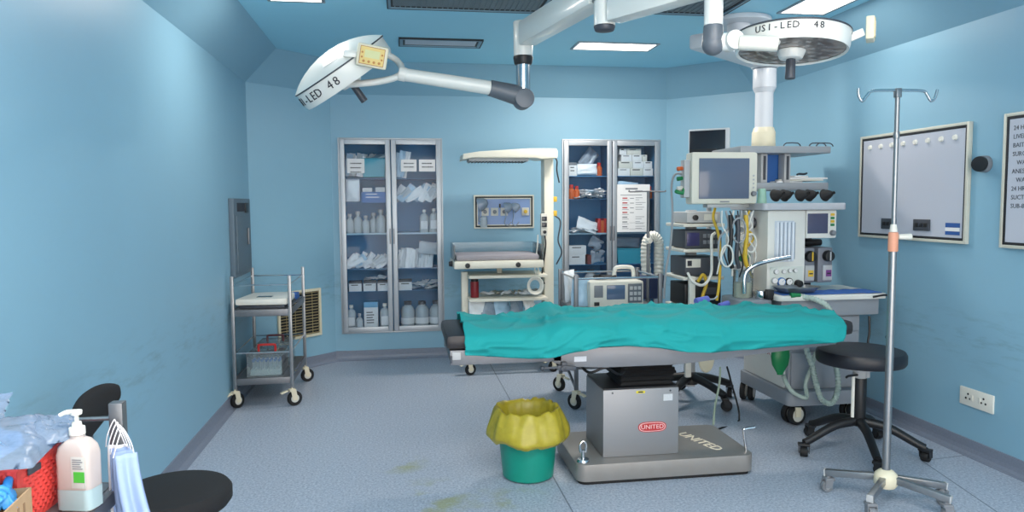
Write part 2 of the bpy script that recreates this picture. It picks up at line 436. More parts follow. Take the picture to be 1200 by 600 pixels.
# ---------------------------------------------------------------- fittings on the walls
# electrical panel, left wall
PANELG = mat('panel_grey', (92, 108, 120), .5, .1)
y0, y1, z0, z1 = 5.12, 5.66, .86, 1.40
t = thing('electrical_panel', 'tall grey electrical panel with a small handle on the left wall', 'electrical panel', (XL, (y0+y1)/2, (z0+z1)/2))
hw, hh = (y1-y0)/2, (z1-z0)/2
MB().b2(0, .035, -hw, hw, -hh, hh, .004).build('housing', PANELG, t)
d = MB().b2(.033, .042, -hw+.06, hw-.1, -hh+.03, hh-.12, .003).build('door', PANELG, t)
MB().bar((.05, hw-.16, -.06), (.05, hw-.16, .06), .012, .02, .003).build('handle', STEEL_D, d)
MB().mat(0).b2(.034, .038, -hw+.1, hw-.22, hh-.09, hh-.03).mat(1).b2(.034, .045, hw-.2, hw-.1, hh-.1, hh-.03, .003).build('breaker_switch', [INK, BLACK], t)

# supply grille on the left corner wall, low
ca, cb = V((XL, YB-CH, 0)), V((XL+CH, YB, 0)); cdir = (cb-ca).normalized(); cn = V((cdir.y, -cdir.x, 0))
gx = (ca+cb)/2 + cdir*(.03)
t = thing('wall_grille', 'cream louvred air grille low on the wall behind the steel trolley', 'air grille', (gx.x, gx.y, .455), math.atan2(cdir.y, cdir.x))
w, h = .215, .2; fb = MB()
for sx in (-1, 1): fb.b2(sx*(w-.022), sx*w, -.018, -.001, -h, h, .003)
for sz in (-1, 1): fb.b2(-w+.02, w-.02, -.018, -.001, sz*(h-.022), sz*h, .003)
fb.build('grille_frame', CREAM, t)
s = MB().mat(1).b2(-w+.015, w-.015, -.004, -.001, -h+.015, h-.015).mat(0)
for k in range(15):
    z = -h+.03+k*(2*h-.06)/14; s.bar((-w+.02, -.010, z), (w-.02, -.010, z), .013, .004)
for k in range(1, 5):
    x = -w+2*w*k/5; s.b2(x-.002, x+.002, -.006, -.003, -h+.02, h-.02)
s.build('louvres', [mat('tan_louvre', (176, 160, 118), .5), BLACK], t)

# boards on the right wall
BFR = mat('board_frame', (206, 204, 190), .4, .1); BRD = mat('milky_light_box', (188, 192, 204), .35, 0, .02, 3)
def wallboard(name, label, cat, y0, y1, z0, z1):
    t = thing(name, label, cat, (XR, (y0+y1)/2, (z0+z1)/2), -PI/2)     # local +x runs towards the camera (-Y), local -y into the room
    w, h = (y1-y0)/2, (z1-z0)/2; fb = MB()
    for k, (o0, o1, d) in enumerate(((0, .016, -.024), (.016, .028, -.021))):
        fb.mat(k)
        for sx in (-1, 1): fb.b2(sx*(w-o0), sx*(w-o1), d, -.001, -h+o0, h-o0, .002)
        for sz in (-1, 1): fb.b2(-w+o1, w-o1, d, -.001, sz*(h-o0), sz*(h-o1), .002)
    fb.build('board_frame', [BFR, BLKTRIM], t)
    MB().b2(-w+.03, w-.03, -.018, -.001, -h+.03, h-.03).build('board_face', BRD, t)
    return t, w, h
t, w, h = wallboard('xray_viewer', 'large framed film viewer box with a row of white clips on the right wall', 'film viewer', 3.43, 4.345, 1.12, 1.765)
for k in range(8):
    x = -w+.1+k*(2*w-.2)/7
    MB().cyl((x, -.018, h-.075), (x, -.03, h-.075), .016, .012, 14).build('clip', WHITE, t)
for x in (-w+.30, w-.33):
    s = MB().b2(x-.065, x+.065, -.028, -.017, -h+.06, -h+.125, .003).build('switch_plate', DGREY, t)
    k2 = MB()
    for q in (-.035, 0, .035): k2.b2(x+q-.012, x+q+.012, -.032, -.027, -h+.082, -h+.104, .002)
    k2.build('rocker', BLACK, s)
MB().mat(0).b2(w-.15, w-.045, -.0195, -.0178, -h+.045, -h+.11).mat(1).b2(w-.15, w-.045, -.0202, -.019, -h+.065, -h+.085).build('maker_sticker', [mat('sticker_blue', (40, 84, 150), .5), PAPER], t)
t, w, h = wallboard('whiteboard', 'framed board with handwritten lines at the right edge of the photo', 'whiteboard', 2.5, 3.21, 1.115, 1.775)
wr = MB()
for k, s_ in enumerate(('24 HRS  OPD', 'LIVED  DATE', 'BAIT  NO', 'SURGICAL  SET', '   WARD  1', 'ANESTHESIA', '   WARD  2', '24 HRS  ICU', 'SUCTION  SET', 'SUB-8  UNIT')):
    wr.text(s_, .031, facing((-w+.055, -.0185, h-.075-k*.042)), .0005, 'LEFT')
wr.build('handwriting', DGREY, t)
# round black dispenser between the boards
p = V((XR, 3.335, 1.537))
t = thing('wall_camera', 'small round black device with a grey collar between the two wall boards', 'wall device', p)
MB().cyl((0, 0, 0), (-.03, 0, 0), .044, .042, 24, .004).build('collar', GREY, t)
MB().cyl((-.028, .0, 0), (-.052, -.010, 0), .039, .040, 24, .006).build('cap', BLACK, t)
# twin socket outlet, right wall
t = thing('wall_socket', 'white twin wall socket plate low on the right wall', 'socket', (XR, 3.33, .31), -PI/2)
MB().b2(-.112, .112, -.012, -.0005, -.048, .048, .005).build('face_plate', WHITE, t)
for sx in (-1, 1):
    k2 = MB().mat(0)
    cx = sx*.052
    for dx, dz in ((-.014, -.008), (.014, -.008), (0, .016)): k2.cyl((cx+dx, -.0115, dz), (cx+dx, -.0135, dz), .006, None, 10)
    k2.mat(1).b2(cx+.026*-sx-.008, cx+.026*-sx+.008, -.0155, -.0115, -.016, .016, .002)
    k2.build('outlet', [BLACK, OFFW], t)
# gas outlet panel on the back wall
x0, x1, z0, z1 = .634, 1.17, 1.134, 1.428
t = thing('gas_outlet_panel', 'blue framed gas outlet panel on the back wall behind the warmer', 'outlet panel', ((x0+x1)/2, YB, (z0+z1)/2))
w, h = (x1-x0)/2, (z1-z0)/2; fb = MB()
for k, (o0, o1, d_) in enumerate(((0, .012, -.02), (.012, .026, -.016), (.026, .034, -.019))):
    fb.mat(k % 2)
    for sx in (-1, 1): fb.b2(sx*(w-o0), sx*(w-o1), d_, -.001, -h+o0, h-o0)
    for sz in (-1, 1): fb.b2(-w+o1, w-o1, d_, -.001, sz*(h-o0), sz*(h-o1))
fb.build('panel_frame', [BFR, BLKTRIM], t)
MB().b2(-w+.03, w-.03, -.012, -.001, -h+.03, h-.03).build('panel_face', mat('panel_blue', (132, 160, 206), .4, 0, .05, 6), t)
for k, x in enumerate((-.17, -.085, .0, .19)):
    o = MB().b2(x-.032, x+.032, -.024, -.011, -.035, .035, .004).build('outlet_plate', OFFW, t)
    MB().cyl((x, -.022, 0), (x, -.045, 0), .018, .015, 16, .003).build('outlet_valve', YEL if k == 3 else GREY, o)
MB().b2(-.045, -.032, -.03, -.012, .035, .07, .003).build('selector', BLACK, t)
# oxygen masks hung on the panel
def mask_thing(name, label, x, z, s_=1.0):
    t = thing(name, label, 'breathing mask', (x, YB-.055, z), 0, 'clear masks hung on the outlet panel')
    MB().lathe([(.0, .05), (.02, .048), (.038, .03), (.05, 0), (.056, -.02), (.053, -.021), (.046, 0), (.034, .028), (.0, .044)], (0, 0, 0), 20, Matrix.Scale(s_, 4) @ Matrix.Rotation(1.2, 4, 'Y') @ Matrix.Rotation(.4, 4, 'X')).build('mask_cup', FILM, t)
    MB().tube([(-.03*s_, 0, -.02), (-.02, -.01, -.08), (-.03, 0, -.14), (.0, 0, -.16), (.03, 0, -.13)], .005, 6).build('tubing', FILM, t)
    return t
mask_thing('oxygen_mask', 'clear oxygen mask hanging at the left of the outlet panel', .70, 1.35, 1.1)
mask_thing('oxygen_mask', 'clear oxygen mask hanging at the middle of the outlet panel', .93, 1.32, .9)
mask_thing('oxygen_mask', 'clear oxygen mask hanging right of centre on the outlet panel', 1.0, 1.32, .8)
tag(MB().lathe([(0, 0), (.03, .0), (.032, .01), (.032, .09), (.02, .1), (0, .1)], n=18).build('suction_jar', VIAL, None, (.715, YB-.06, 1.145)), 'small clear humidifier jar under the left outlet of the blue panel', 'jar')
# ------------------------------------------------------------------ furniture
CASTW = mat('caster_cream', (226, 216, 190), .45, 0, .06)
def caster(parent, x, y, ztop, r=.05, rz=0.6, style='cream', w=.028):
    """fork (part) with its wheel (sub-part); wheel touches z=0"""
    fork_m = {'cream': CASTW, 'black': BLACK, 'grey': GREY}[style]
    M = Matrix.Translation((x, y, 0)) @ Matrix.Rotation(rz, 4, 'Z'); o = .28*r
    f = MB().cyl((0, 0, max(ztop-.02, 2*r)), (0, 0, ztop), .012, None, 10)
    f.b2(-.02-o*.3, .02, -w*.75, w*.75, 2*r+.002, max(2*r+.016, ztop-.015), .004)
    for s in (-1, 1):
        f.prism([(-.018, 2*r+.012), (.02, 2*r+.012), (o+.016, r*.8), (o-.016, r*.8)], .004, Matrix.Translation((0, s*(w*.62)+.002, 0)) @ FACE)
    if style == 'cream': f.box((-.03, 0, 2*r+.012), (.05, w*1.1, .008), .003, 0, Matrix.Rotation(-.25, 4, 'Y') @ Matrix.Translation((.0, 0, 0)))
    f.tr(M); fo = f.build('caster', fork_m, parent)
    wh = MB().mat(0)
    A = Matrix.Translation((o, 0, r)) @ FACE
    wh.lathe([(r*.55, -w*.42), (r*.93, -w*.46), (r, -w*.3), (r, w*.3), (r*.93, w*.46), (r*.55, w*.42)], (0, 0, 0), 24, A)
    wh.mat(1).lathe([(0, -w*.5), (r*.2, -w*.5), (r*.58, -w*.38), (r*.58, w*.38), (r*.2, w*.5), (0, w*.5)], (0, 0, 0), 20, A)
    wh.tr(M); wh.build('wheel', {'cream': [RUBBER, OFFW], 'black': [RUBBER, BLACK], 'grey': [GREY, LGREY]}[style], fo)
    return fo

# ------------------------------------------------------------------ the two wall cupboards
CABBLUE = mat('cabinet_blue', (76, 138, 184), .6, 0, .06, 3)
SHELFW = mat('shelf_pale', (168, 204, 220), .4, 0, .03)
DEP = .33
def cabinet(idx, label, shelves, pale):
    x0, x1 = CAB[idx]; z0, z1 = CZ0, CZ1; w = x1-x0; h = z1-z0
    t = thing('instrument_cabinet', label, 'cabinet', ((x0+x1)/2, YB, z0), 0, 'recessed wall cabinets')
    a = w/2
    c = MB()
    c.b2(-a, -a+.02, 0, DEP, 0, h); c.b2(a-.02, a, 0, DEP, 0, h); c.b2(-a+.02, a-.02, 0, DEP, 0, .02); c.b2(-a+.02, a-.02, 0, DEP, h-.02, h)
    c.b2(-a+.02, a-.02, DEP-.012, DEP, .02, h-.02); c.b2(-.012, .012, .02, DEP-.012, .02, h-.02)
    c.build('carcass', CABBLUE, t)
    for z, big in zip(shelves, pale):
        for s in (-1, 1):
            MB().b2(s*.013, s*(a-.021), .03, DEP-.014, z-z0-.014 if big else z-z0-.006, z-z0-.0005).build('shelf', SHELFW if big else CABBLUE, t)
    fb = MB()
    for s in (-1, 1): fb.b2(s*(a-.001), s*(a+.012), -.012, .02, -.012, h+.012, .002)
    fb.b2(-a+.001, a-.001, -.012, .02, -.012, .001, .002); fb.b2(-a+.001, a-.001, -.012, .02, h-.001, h+.012, .002)
    fb.build('outer_frame', ALU, t)
    for s in (-1, 1):
        xa, xb = (-a+.003, -.004) if s < 0 else (.004, a-.003)
        d = MB(); q = .042
        d.b2(xa, xa+q, -.03, -.004, .003, h-.003, .003); d.b2(xb-q, xb, -.03, -.004, .003, h-.003, .003)
        d.b2(xa+q, xb-q, -.03, -.004, .003, .003+q, .003); d.b2(xa+q, xb-q, -.03, -.004, h-.003-q, h-.003, .003)
        dr = d.build('door', ALU, t)
        MB().b2(xa+q-.004, xb-q+.004, -.018, -.014, q, h-q).build('glass_pane', GLASS, dr)
        hx = xb-.012 if s < 0 else xa+.012
        MB().b2(hx-.006, hx+.006, -.040, -.029, h*.46, h*.54, .003).build('handle', STEEL_D, dr)
    return t
S1 = [1.5766, 1.3708, 1.1049, .7926, .5983]
S2 = [1.5968, 1.3898, 1.0814, .7942, .52]
cabinet(0, 'recessed two-door glass instrument cabinet left of the warmer', S1, [0, 0, 1, 0, 0])
cabinet(1, 'recessed two-door glass instrument cabinet with a poster, right of the warmer', S2, [0, 0, 1, 0, 0])
FL1 = [1.5766, 1.3708, 1.1049, .7926, .5983, CZ0+.02]     # shelf tops, upper compartment first
FL2 = [1.5968, 1.3898, 1.0814, .7942, .52, CZ0+.02]
YC = YB+.06                                              # where most things stand inside
# reusable small-item meshes
PKM = [mat('packet_white', (244, 246, 248), .45, 0, .05), mat('packet_blue', (176, 208, 230), .4, 0, .06), mat('packet_grey', (200, 206, 212), .45, 0, .06)]
def packet_mesh(seed, w, h, th, m_):
    r = V((seed*3.1, seed*1.7, 0))
    b = MB()
    def side(s):
        def fn(u, v):
            x, z = (u-.5)*w, (v-.5)*h
            e = min(u, 1-u, v, 1-v)
            t_ = th*min(1, e*5)**.6
            n = noise.noise(V((u*3, v*4, s*5))+r)
            n2 = noise.noise(V((u*8, v*8, 2))+r)
            return (x+n2*.004, s*t_*(.6+.5*n)+.014*noise.noise(V((u*2.3, v*2.3, 9))+r)+.006*n2, z)
        return fn
    b.grid(side(-1), 9, 10); b.grid(side(1), 9, 10)
    bmesh.ops.remove_doubles(b.bm, verts=b.bm.verts[:], dist=.0005)
    return b.mesh('packet', m_, 60)
PACK = [packet_mesh(i, .046+.012*(i % 3), .165+.015*(i % 2), .008, PKM[(0, 0, 1, 0, 2, 0)[i]]) for i in range(6)]
def mesh_obj(name, me, label, cat, group, loc, rot=(0, 0, 0), sc=(1, 1, 1)):
    o = bpy.data.objects.new(name, me); COL.objects.link(o); o.location = loc; o.rotation_euler = rot; o.scale = sc
    return tag(o, label, cat, group)
def pack_row(n, x0, x1, z, lab, where, group, lean=.45, hs=1.0, y=YC, flat=False):
    for k in range(n):
        x = x0+(x1-x0)*(k+.5)/n
        me = PACK[R.randrange(6)]
        l = lean*(.6+.8*R.random())*(1 if not flat else 1)
        lb = '%s, %s from left, %s' % (lab, ORD[k], where)
        if flat:
            mesh_obj('sterile_packet', me, lb, 'packet', group, (x, y+R.uniform(-.02, .05), z+.016+.011*(k % 3)), (PI/2-.12*(k % 2), R.uniform(-.2, .2), R.uniform(-.9, .9)), (1, 1, hs))
        else:
            sz = hs*R.uniform(.85, 1.05)
            mesh_obj('sterile_packet', me, lb, 'packet', group, (x, y+R.uniform(-.01, .03), z+.076*sz*math.cos(l)+.018*math.sin(l)+.008), (R.uniform(-.15, -.05), l, R.uniform(-.7, .3)), (1, 1, sz))
def bottle_mesh(kind):
    b = MB()
    if kind == 'vial':
        b.lathe([(0, 0), (.03, 0), (.033, .006), (.033, .085), (.022, .105), (.013, .112), (.013, .128), (0, .128)], n=16)
        b.mat(1).lathe([(0, .146), (.015, .146), (.016, .126), (0, .126)], n=14); return b.mesh('vial', [VIAL, LGREY])
    if kind == 'flat':
        b.lathe([(0, 0), (.036, 0), (.04, .01), (.04, .13), (.03, .155), (.014, .165), (.014, .18), (0, .18)], n=16, ex=1, ey=.6)
        b.mat(1).lathe([(0, .2), (.016, .2), (.017, .178), (0, .178)], n=14); b.mat(2).b2(-.028, .028, -.0262, -.0235, .03, .1); return b.mesh('bottle', [VIAL, WHITE, PAPER])
    if kind == 'jar':
        b.lathe([(0, 0), (.055, 0), (.06, .01), (.06, .15), (.045, .18), (.03, .19), (.03, .2), (0, .2)], n=20)
        b.mat(1).lathe([(0, .225), (.032, .225), (.034, .198), (0, .198)], n=18); b.mat(2).lathe([(.0606, .035), (.061, .037), (.061, .085), (.0606, .087)], n=20); return b.mesh('jar', [VIAL, DGREY, PAPER])
    if kind == 'orange':
        b.lathe([(0, 0), (.024, 0), (.026, .006), (.026, .07), (.014, .085), (.014, .09), (0, .09)], n=16)
        b.mat(1).lathe([(0, .112), (.016, .112), (.017, .088), (0, .088)], n=14); return b.mesh('orange_bottle', [ORANGE, RED])
BOT = {k: bottle_mesh(k) for k in ('vial', 'flat', 'jar', 'orange')}
def bottle(kind, x, z, label, group, s_=1.0, y=YC, rz=0): return mesh_obj('bottle', BOT[kind], label, 'bottle', group, (x, y, z), (0, 0, rz), (s_, s_, s_))
def carton(x0, x1, z0, z1, label, group, col=PAPER, top=None, y=YC-.03, d=.12, stripe=None, name='carton', cat='box'):
    t = thing(name, label, cat, ((x0+x1)/2, y+d/2, z0), 0, group); w = (x1-x0)/2; h = z1-z0; e = h*(.8 if top else 1)
    MB().b2(-w, w, -d/2, d/2, 0, e, .002).build('carton_body', col, t)
    if top: MB().b2(-w, w, -d/2, d/2, e+.0003, h, .002).build('carton_lid', top, t)
    if stripe:
        m_ = MB()
        for k in range(stripe[1]): m_.b2(-w*.65, w*(.2+.4*R.random()), -d/2-.0012, -d/2-.0002, e*(.75-.6*k/stripe[1]), e*(.75-.6*k/stripe[1])+.008)
        m_.build('printed_lines', stripe[0], t)
    return t
def basket(x0, x1, z0, z1, label, m_, y=YC-.03, d=.16, name='basket', group=None, cat='basket', fill=None):
    t = thing(name, label, cat, ((x0+x1)/2, y+d/2, z0), 0, group); w = (x1-x0)/2; h = z1-z0
    b = MB(); k = .88
    n0 = [(-w*k, -d/2*k), (w*k, -d/2*k), (w*k, d/2*k), (-w*k, d/2*k)]; n1 = [(-w, -d/2), (w, -d/2), (w, d/2), (-w, d/2)]
    for i in range(4):
        j = (i+1) % 4; b.poly((*n0[i], .002), (*n0[j], .002), (*n1[j], h), (*n1[i], h))
        b.poly((n0[i][0]*.95, n0[i][1]*.95, .006), (n0[j][0]*.95, n0[j][1]*.95, .006), (n1[j][0]*.96, n1[j][1]*.96, h), (n1[i][0]*.96, n1[i][1]*.96, h))
    b.b2(-w*k, w*k, -d/2*k, d/2*k, 0, .006); b.build('basket_body', m_, t)
    r = MB(); r.tube([(*p, h) for p in n1], .005, 6, 0, True); r.build('rim', m_, t)
    return t
# --- left cabinet, left door
U = 'top shelf of the left cabinet'
Z = FL1[0]
pack_row(5, -.46, -.32, Z+.02, 'white sterile packet standing', 'top shelf, left cabinet left door', 'packets on the left cabinet top shelf', .2, 1.25)
basket(-.33, -.125, Z+.012, Z+.17, 'turquoise plastic basket on the top shelf of the left cabinet', TURQ)
for k in range(4): mesh_obj('sterile_packet', PACK[k], 'clear wrapped packet lying in the turquoise basket, %s from the left' % ORD[k], 'packet', 'packets in the turquoise basket', (-.30+.045*k, YC+.05, Z+.185), (PI/2-.3, 0, .4*k), (1, 1, 1))
# --- second compartment
Z = FL1[1]; G_ = 'left cabinet second shelf'
mesh_obj('white_bag', packet_mesh(11, .12, .2, .035, PKM[0]), 'upright white plastic bag on the second shelf of the left cabinet', 'bag', None, (-.41, YC, Z+.108))
carton(-.335, -.125, Z, Z+.09, 'blue carton with a pale label on the second shelf of the left cabinet', None, BLUE, stripe=(PAPER, 2))
carton(-.325, -.245, Z+.0905, Z+.125, 'white box on the blue carton, left of two', None, PAPER, d=.08)
carton(-.215, -.135, Z+.0905, Z+.13, 'white box on the blue carton, right of two', None, PAPER, d=.08)
# --- third: bottles
Z = FL1[2]
for k, (x, s_) in enumerate(((-.44, 1.15), (-.375, 1.3), (-.305, 1.05), (-.24, 1.2), (-.175, 1.4), (-.118, 1.1))):
    bottle('vial', x, Z, 'clear glass bottle, %s from left on the left cabinet middle shelf' % ORD[k], 'glass bottles on the left cabinet middle shelf', s_, YC+(.05 if k % 2 else 0))
# --- fourth: packets leaning
Z = FL1[3]
pack_row(9, -.455, -.12, Z, 'leaning white sterile packet', 'fourth shelf, left cabinet left door', 'packets on the fourth shelf, left door', .95, .9)
pack_row(5, -.44, -.14, Z, 'packet behind the leaning ones', 'fourth shelf, left cabinet left door', 'packets at the back of the fourth shelf', .5, .8, YC+.11)
# --- fifth: three boxes with papers
Z = FL1[4]
for k in range(3):
    x = -.458+.122*k
    carton(x, x+.108, Z, Z+.085, 'white carton with dark lid, %s from left, fifth shelf of left cabinet' % ORD[k], 'lidded cartons on the fifth shelf', PAPER, DGREY, stripe=(INK, 1))
pack_row(3, -.33, -.14, Z+.086, 'flat packet lying on the lidded cartons', 'fifth shelf of the left cabinet', 'packets on the lidded cartons', flat=True)
# --- bottom
Z = FL1[5]
bottle('flat', -.445, Z, 'clear flat bottle at the left end of the bottom shelf of the left cabinet', None, 1.05)
bottle('vial', -.375, Z, 'small clear bottle left of the tall white carton in the left cabinet', None, .95, YC-.03)
carton(-.335, -.215, Z, Z+.235, 'tall white carton with blue top on the bottom shelf of the left cabinet', None, PAPER, mat('carton_top_blue', (110, 170, 205), .6), stripe=(INK, 5))
bottle('flat', -.155, Z, 'clear flat bottle right of the tall white carton in the left cabinet', None, 1.1, YC-.02)
# --- left cabinet, right door
Z = FL1[0]
pack_row(3, -.03, .07, Z+.01, 'white sterile packet standing', 'top shelf, left cabinet right door', 'packets at the right door top shelf', .15, 1.5)
Z = FL1[1]
pack_row(11, -.03, .32, Z, 'leaning white sterile packet', 'second shelf, left cabinet right door', 'packets on the second shelf, right door', .75, 1.05)
Z = FL1[2]
bottle('flat', .20, Z, 'clear labelled bottle on the middle shelf right door, left of two', None, 1.0)
bottle('flat', .285, Z, 'clear labelled bottle on the middle shelf right door, right of two', None, 1.05)
Z = FL1[3]
pack_row(11, -.03, .26, Z, 'upright sterile packet', 'fourth shelf, left cabinet right door', 'packets on the fourth shelf, right door', .12, 1.05)
mesh_obj('folded_pack', packet_mesh(21, .17, .11, .025, PKM[2]), 'grey folded pack leaning over the packets, right door of the left cabinet', 'packet', None, (.235, YC-.02, Z+.175), (-.3, .12, .1))
Z = FL1[4]
carton(-.03, .085, Z, Z+.09, 'white carton with dark lid behind the right door of the left cabinet', None, PAPER, DGREY, stripe=(INK, 1))
pack_row(6, .09, .33, Z, 'white packet lying', 'beside the lidded carton, left cabinet right door', 'packets lying on the fifth shelf, right door', flat=True)
pack_row(6, .12, .32, Z+.035, 'upper white packet lying', 'fifth shelf, left cabinet right door', 'packets lying on the fifth shelf, right door', flat=True)
Z = FL1[5]
for k in range(3): bottle('jar', .045+.125*k, Z, 'large clear jar with white label, %s from left, bottom shelf of left cabinet' % ORD[k], 'large jars on the bottom shelf', 1.02)
# paper signs taped inside the glass of the left cabinet
def sign(x0, y0, x1, y1, label, rows=2):
    a, b, c, d = recty(x0, y0, x1, y1, YB-.012)
    t = thing('paper_sign', label, 'sign', ((a+b)/2, YB-.0125, (c+d)/2), 0, 'paper signs on the left cabinet glass'); w, h = (b-a)/2, (d-c)/2
    MB().b2(-w, w, -.0075, -.0062, -h, h).build('sheet', PAPER, t)
    s_ = MB()
    for r_ in range(rows):
        z = h*.35-r_*h*.6; x = -w*.62
        while x < w*.6:
            l = R.uniform(.006, .016); s_.b2(x, min(x+l, w*.7), -.0085, -.0074, z-.005, z+.005); x += l+.005
    s_.build('handwriting', INK, t)
sign(407, 186, 427, 203, 'white handwritten paper sign taped on the left glass door of the left cabinet', 3)
sign(470, 187, 488, 201, 'white handwritten paper sign on the right glass door, left of two')
sign(491, 187, 510, 201, 'white handwritten paper sign on the right glass door, right of two')

# --- right cabinet, left door
Z = FL2[0]; x0, x1 = CAB[1]
def cx(px, py=230): return aty(px, py, YC).x
carton(cx(666), cx(675), Z, Z+.12, 'white carton at the left of the top shelf in the right cabinet', None, PAPER, GREY, stripe=(INK, 2))
WRAP = packet_mesh(31, .2, .13, .05, FILM); BUND = packet_mesh(32, .19, .1, .04, PKM[0])
mesh_obj('wrapped_bundle', BUND, 'white bundle in clear wrap on the top shelf of the right cabinet', 'bundle', None, (cx(688), YC, Z+.06), (0, 0, .1))
mesh_obj('clear_bag', WRAP, 'crumpled clear plastic bag over the white bundle in the right cabinet', 'bag', None, (cx(691), YC+.05, Z+.155), (0, -.9, .2))
bottle('orange', cx(704), Z, 'orange bottle at the right end of the top shelf, right cabinet', None, 1.1, YC+.06)
Z = FL2[1]
for k in range(2): bottle('orange', cx(669.5)+.05*k, Z, 'orange bottle on the second shelf of the right cabinet, %s of two' % ('left', 'right')[k], 'orange bottles in the right cabinet', 1.15-.1*k)
pack_row(7, cx(677), cx(707), Z, 'pale packet lying', 'bottom layer, second shelf of the right cabinet', 'packets on the right cabinet second shelf', flat=True, hs=1.1)
pack_row(6, cx(679), cx(706), Z+.04, 'pale packet lying', 'upper layer, second shelf of the right cabinet', 'packets on the right cabinet second shelf', flat=True, hs=1.1)
Z = FL2[2]
pack_row(5, cx(667), cx(692), Z, 'pale packet lying', 'pale shelf of the right cabinet', 'packets on the right cabinet pale shelf', flat=True, hs=1.1)
mesh_obj('folded_sheet', packet_mesh(41, .2, .12, .02, PKM[0]), 'white folded sheet leaning on the pale shelf of the right cabinet', 'packet', None, (cx(687), YC-.03, Z+.07), (-.4, .35, .1))
for k in range(3):
    xx = cx(700)+.028*k
    carton(xx, xx+.026, Z, Z+.13-.02*(k % 2), 'slim red and orange carton on the pale shelf, %s from the left' % ORD[k], 'red cartons in the right cabinet', (RED, ORANGE, RED)[k], d=.1)
Z = FL2[3]
carton(cx(666), cx(685), Z, Z+.088, 'white carton, lower of the two stacked at the left of the right cabinet', None, PAPER, stripe=(INK, 1))
carton(cx(666), cx(686), Z+.0885, Z+.172, 'white carton, upper of the two stacked at the left of the right cabinet', None, PAPER, stripe=(INK, 1))
carton(cx(686)+.012, cx(692), Z, Z+.085, 'small brown-red carton beside the stacked white cartons, right cabinet', None, mat('brown_card', (120, 62, 58), .6))
mesh_obj('clear_bag', packet_mesh(33, .16, .13, .045, FILM), 'lower clear plastic bag at the right of the fourth shelf, right cabinet', 'bag', None, (cx(701), YC, Z+.066), (0, 0, .3))
mesh_obj('clear_bag', packet_mesh(34, .15, .12, .04, FILM), 'upper clear plastic bag at the right of the fourth shelf, right cabinet', 'bag', None, (cx(700), YC+.02, Z+.185), (0, .5, .2))
Z = FL2[4]
for k in range(2): bottle('jar', cx(672)+.16*k, Z, 'clear jar low in the right cabinet, %s of two' % ('left', 'right')[k], 'jars low in the right cabinet', 1.0)
# --- right cabinet, right door: a wall of white cartons
Z = FL2[0]; k = 0
rows = [[(723, 737), (737.5, 752), (752.5, 764)], [(724, 740), (740.5, 753), (753.5, 763)], [(727, 739), (739.5, 751), (751.5, 757)], [(725, 733), (733.5, 750)]]
zz = Z; rn = ['bottom', 'second', 'third', 'top']
for ri, row in enumerate(rows):
    hh = (.068, .062, .06, .055)[ri]
    for bi, (pa, pb) in enumerate(row):
        carton(cx(pa, 190), cx(pb, 190), zz, zz+hh, 'white carton, %s from left in the %s row of the right cabinet stack' % (ORD[bi], rn[ri]), 'white cartons stacked in the right cabinet', (PAPER, OFFW, PAPER)[(bi+ri) % 3], stripe=(INK if (bi+ri) % 2 else GREY, 1), d=.16)
    zz += hh+.0005
Z = FL2[1]
mesh_obj('clear_bag', packet_mesh(35, .2, .14, .05, PKM[1]), 'pale blue crumpled bag behind the top of the poster', 'bag', None, (cx(735), YC, Z+.085), (0, .1, .1))
bottle('orange', cx(761), Z, 'small bottle right of the poster in the right cabinet', None, 1.0)
Z = FL2[3]
basket(cx(722), cx(752), Z-.03+.0305, Z+.135, 'turquoise plastic drawer box low in the right cabinet', TURQ, name='storage_box', cat='box')
mesh_obj('clear_bag', packet_mesh(36, .24, .1, .04, FILM), 'clear plastic bag lying on the turquoise box in the right cabinet', 'bag', None, (cx(737), YC+.04, Z+.19), (0, .05, .1))
# poster taped on the glass
a, b, c, d = recty(723, 216, 761.5, 272, YB-.03)
t = thing('poster', 'white printed notice sheet taped on the right glass door', 'poster', ((a+b)/2, YB-.03, (c+d)/2)); w, h = (b-a)/2, (d-c)/2
MB().b2(-w, w, -.0035, -.0015, -h, h).build('sheet', PAPER, t)
s_ = MB(); s_.mat(0).b2(-w*.5, w*.25, -.0046, -.0034, h*.78, h*.85).b2(w*.1, w*.55, -.0046, -.0034, h*.71, h*.745)
s_.b2(-w*.8, w*.5, -.0046, -.0034, h*.54, h*.565)
for r_ in range(7):
    z = h*(.4-.2*r_)
    s_.mat(1 if r_ < 4 else 0).b2(-w*.68, -w*.38, -.0046, -.0034, z, z+.010)
    s_.mat(0).b2(-w*.7, -w*.3, -.0046, -.0034, z-.014, z-.010)
    if r_ < 4: s_.b2(-w*.22, w*.02, -.0046, -.0034, z, z+.006)
    if r_ not in (3,): s_.b2(w*.12, w*(.4+.4*R.random()), -.0046, -.0034, z+.006, z+.010).b2(w*.12, w*(.3+.4*R.random()), -.0046, -.0034, z-.012, z-.008)
for (p, q, r_, s2) in ((-.25, .7, -.88, -.87), (-.25, .7, -.62, -.61)): s_.b2(w*p, w*q, -.0046, -.0034, h*r_, h*s2)
s_.build('printing', [GREY, RED_INK], t)
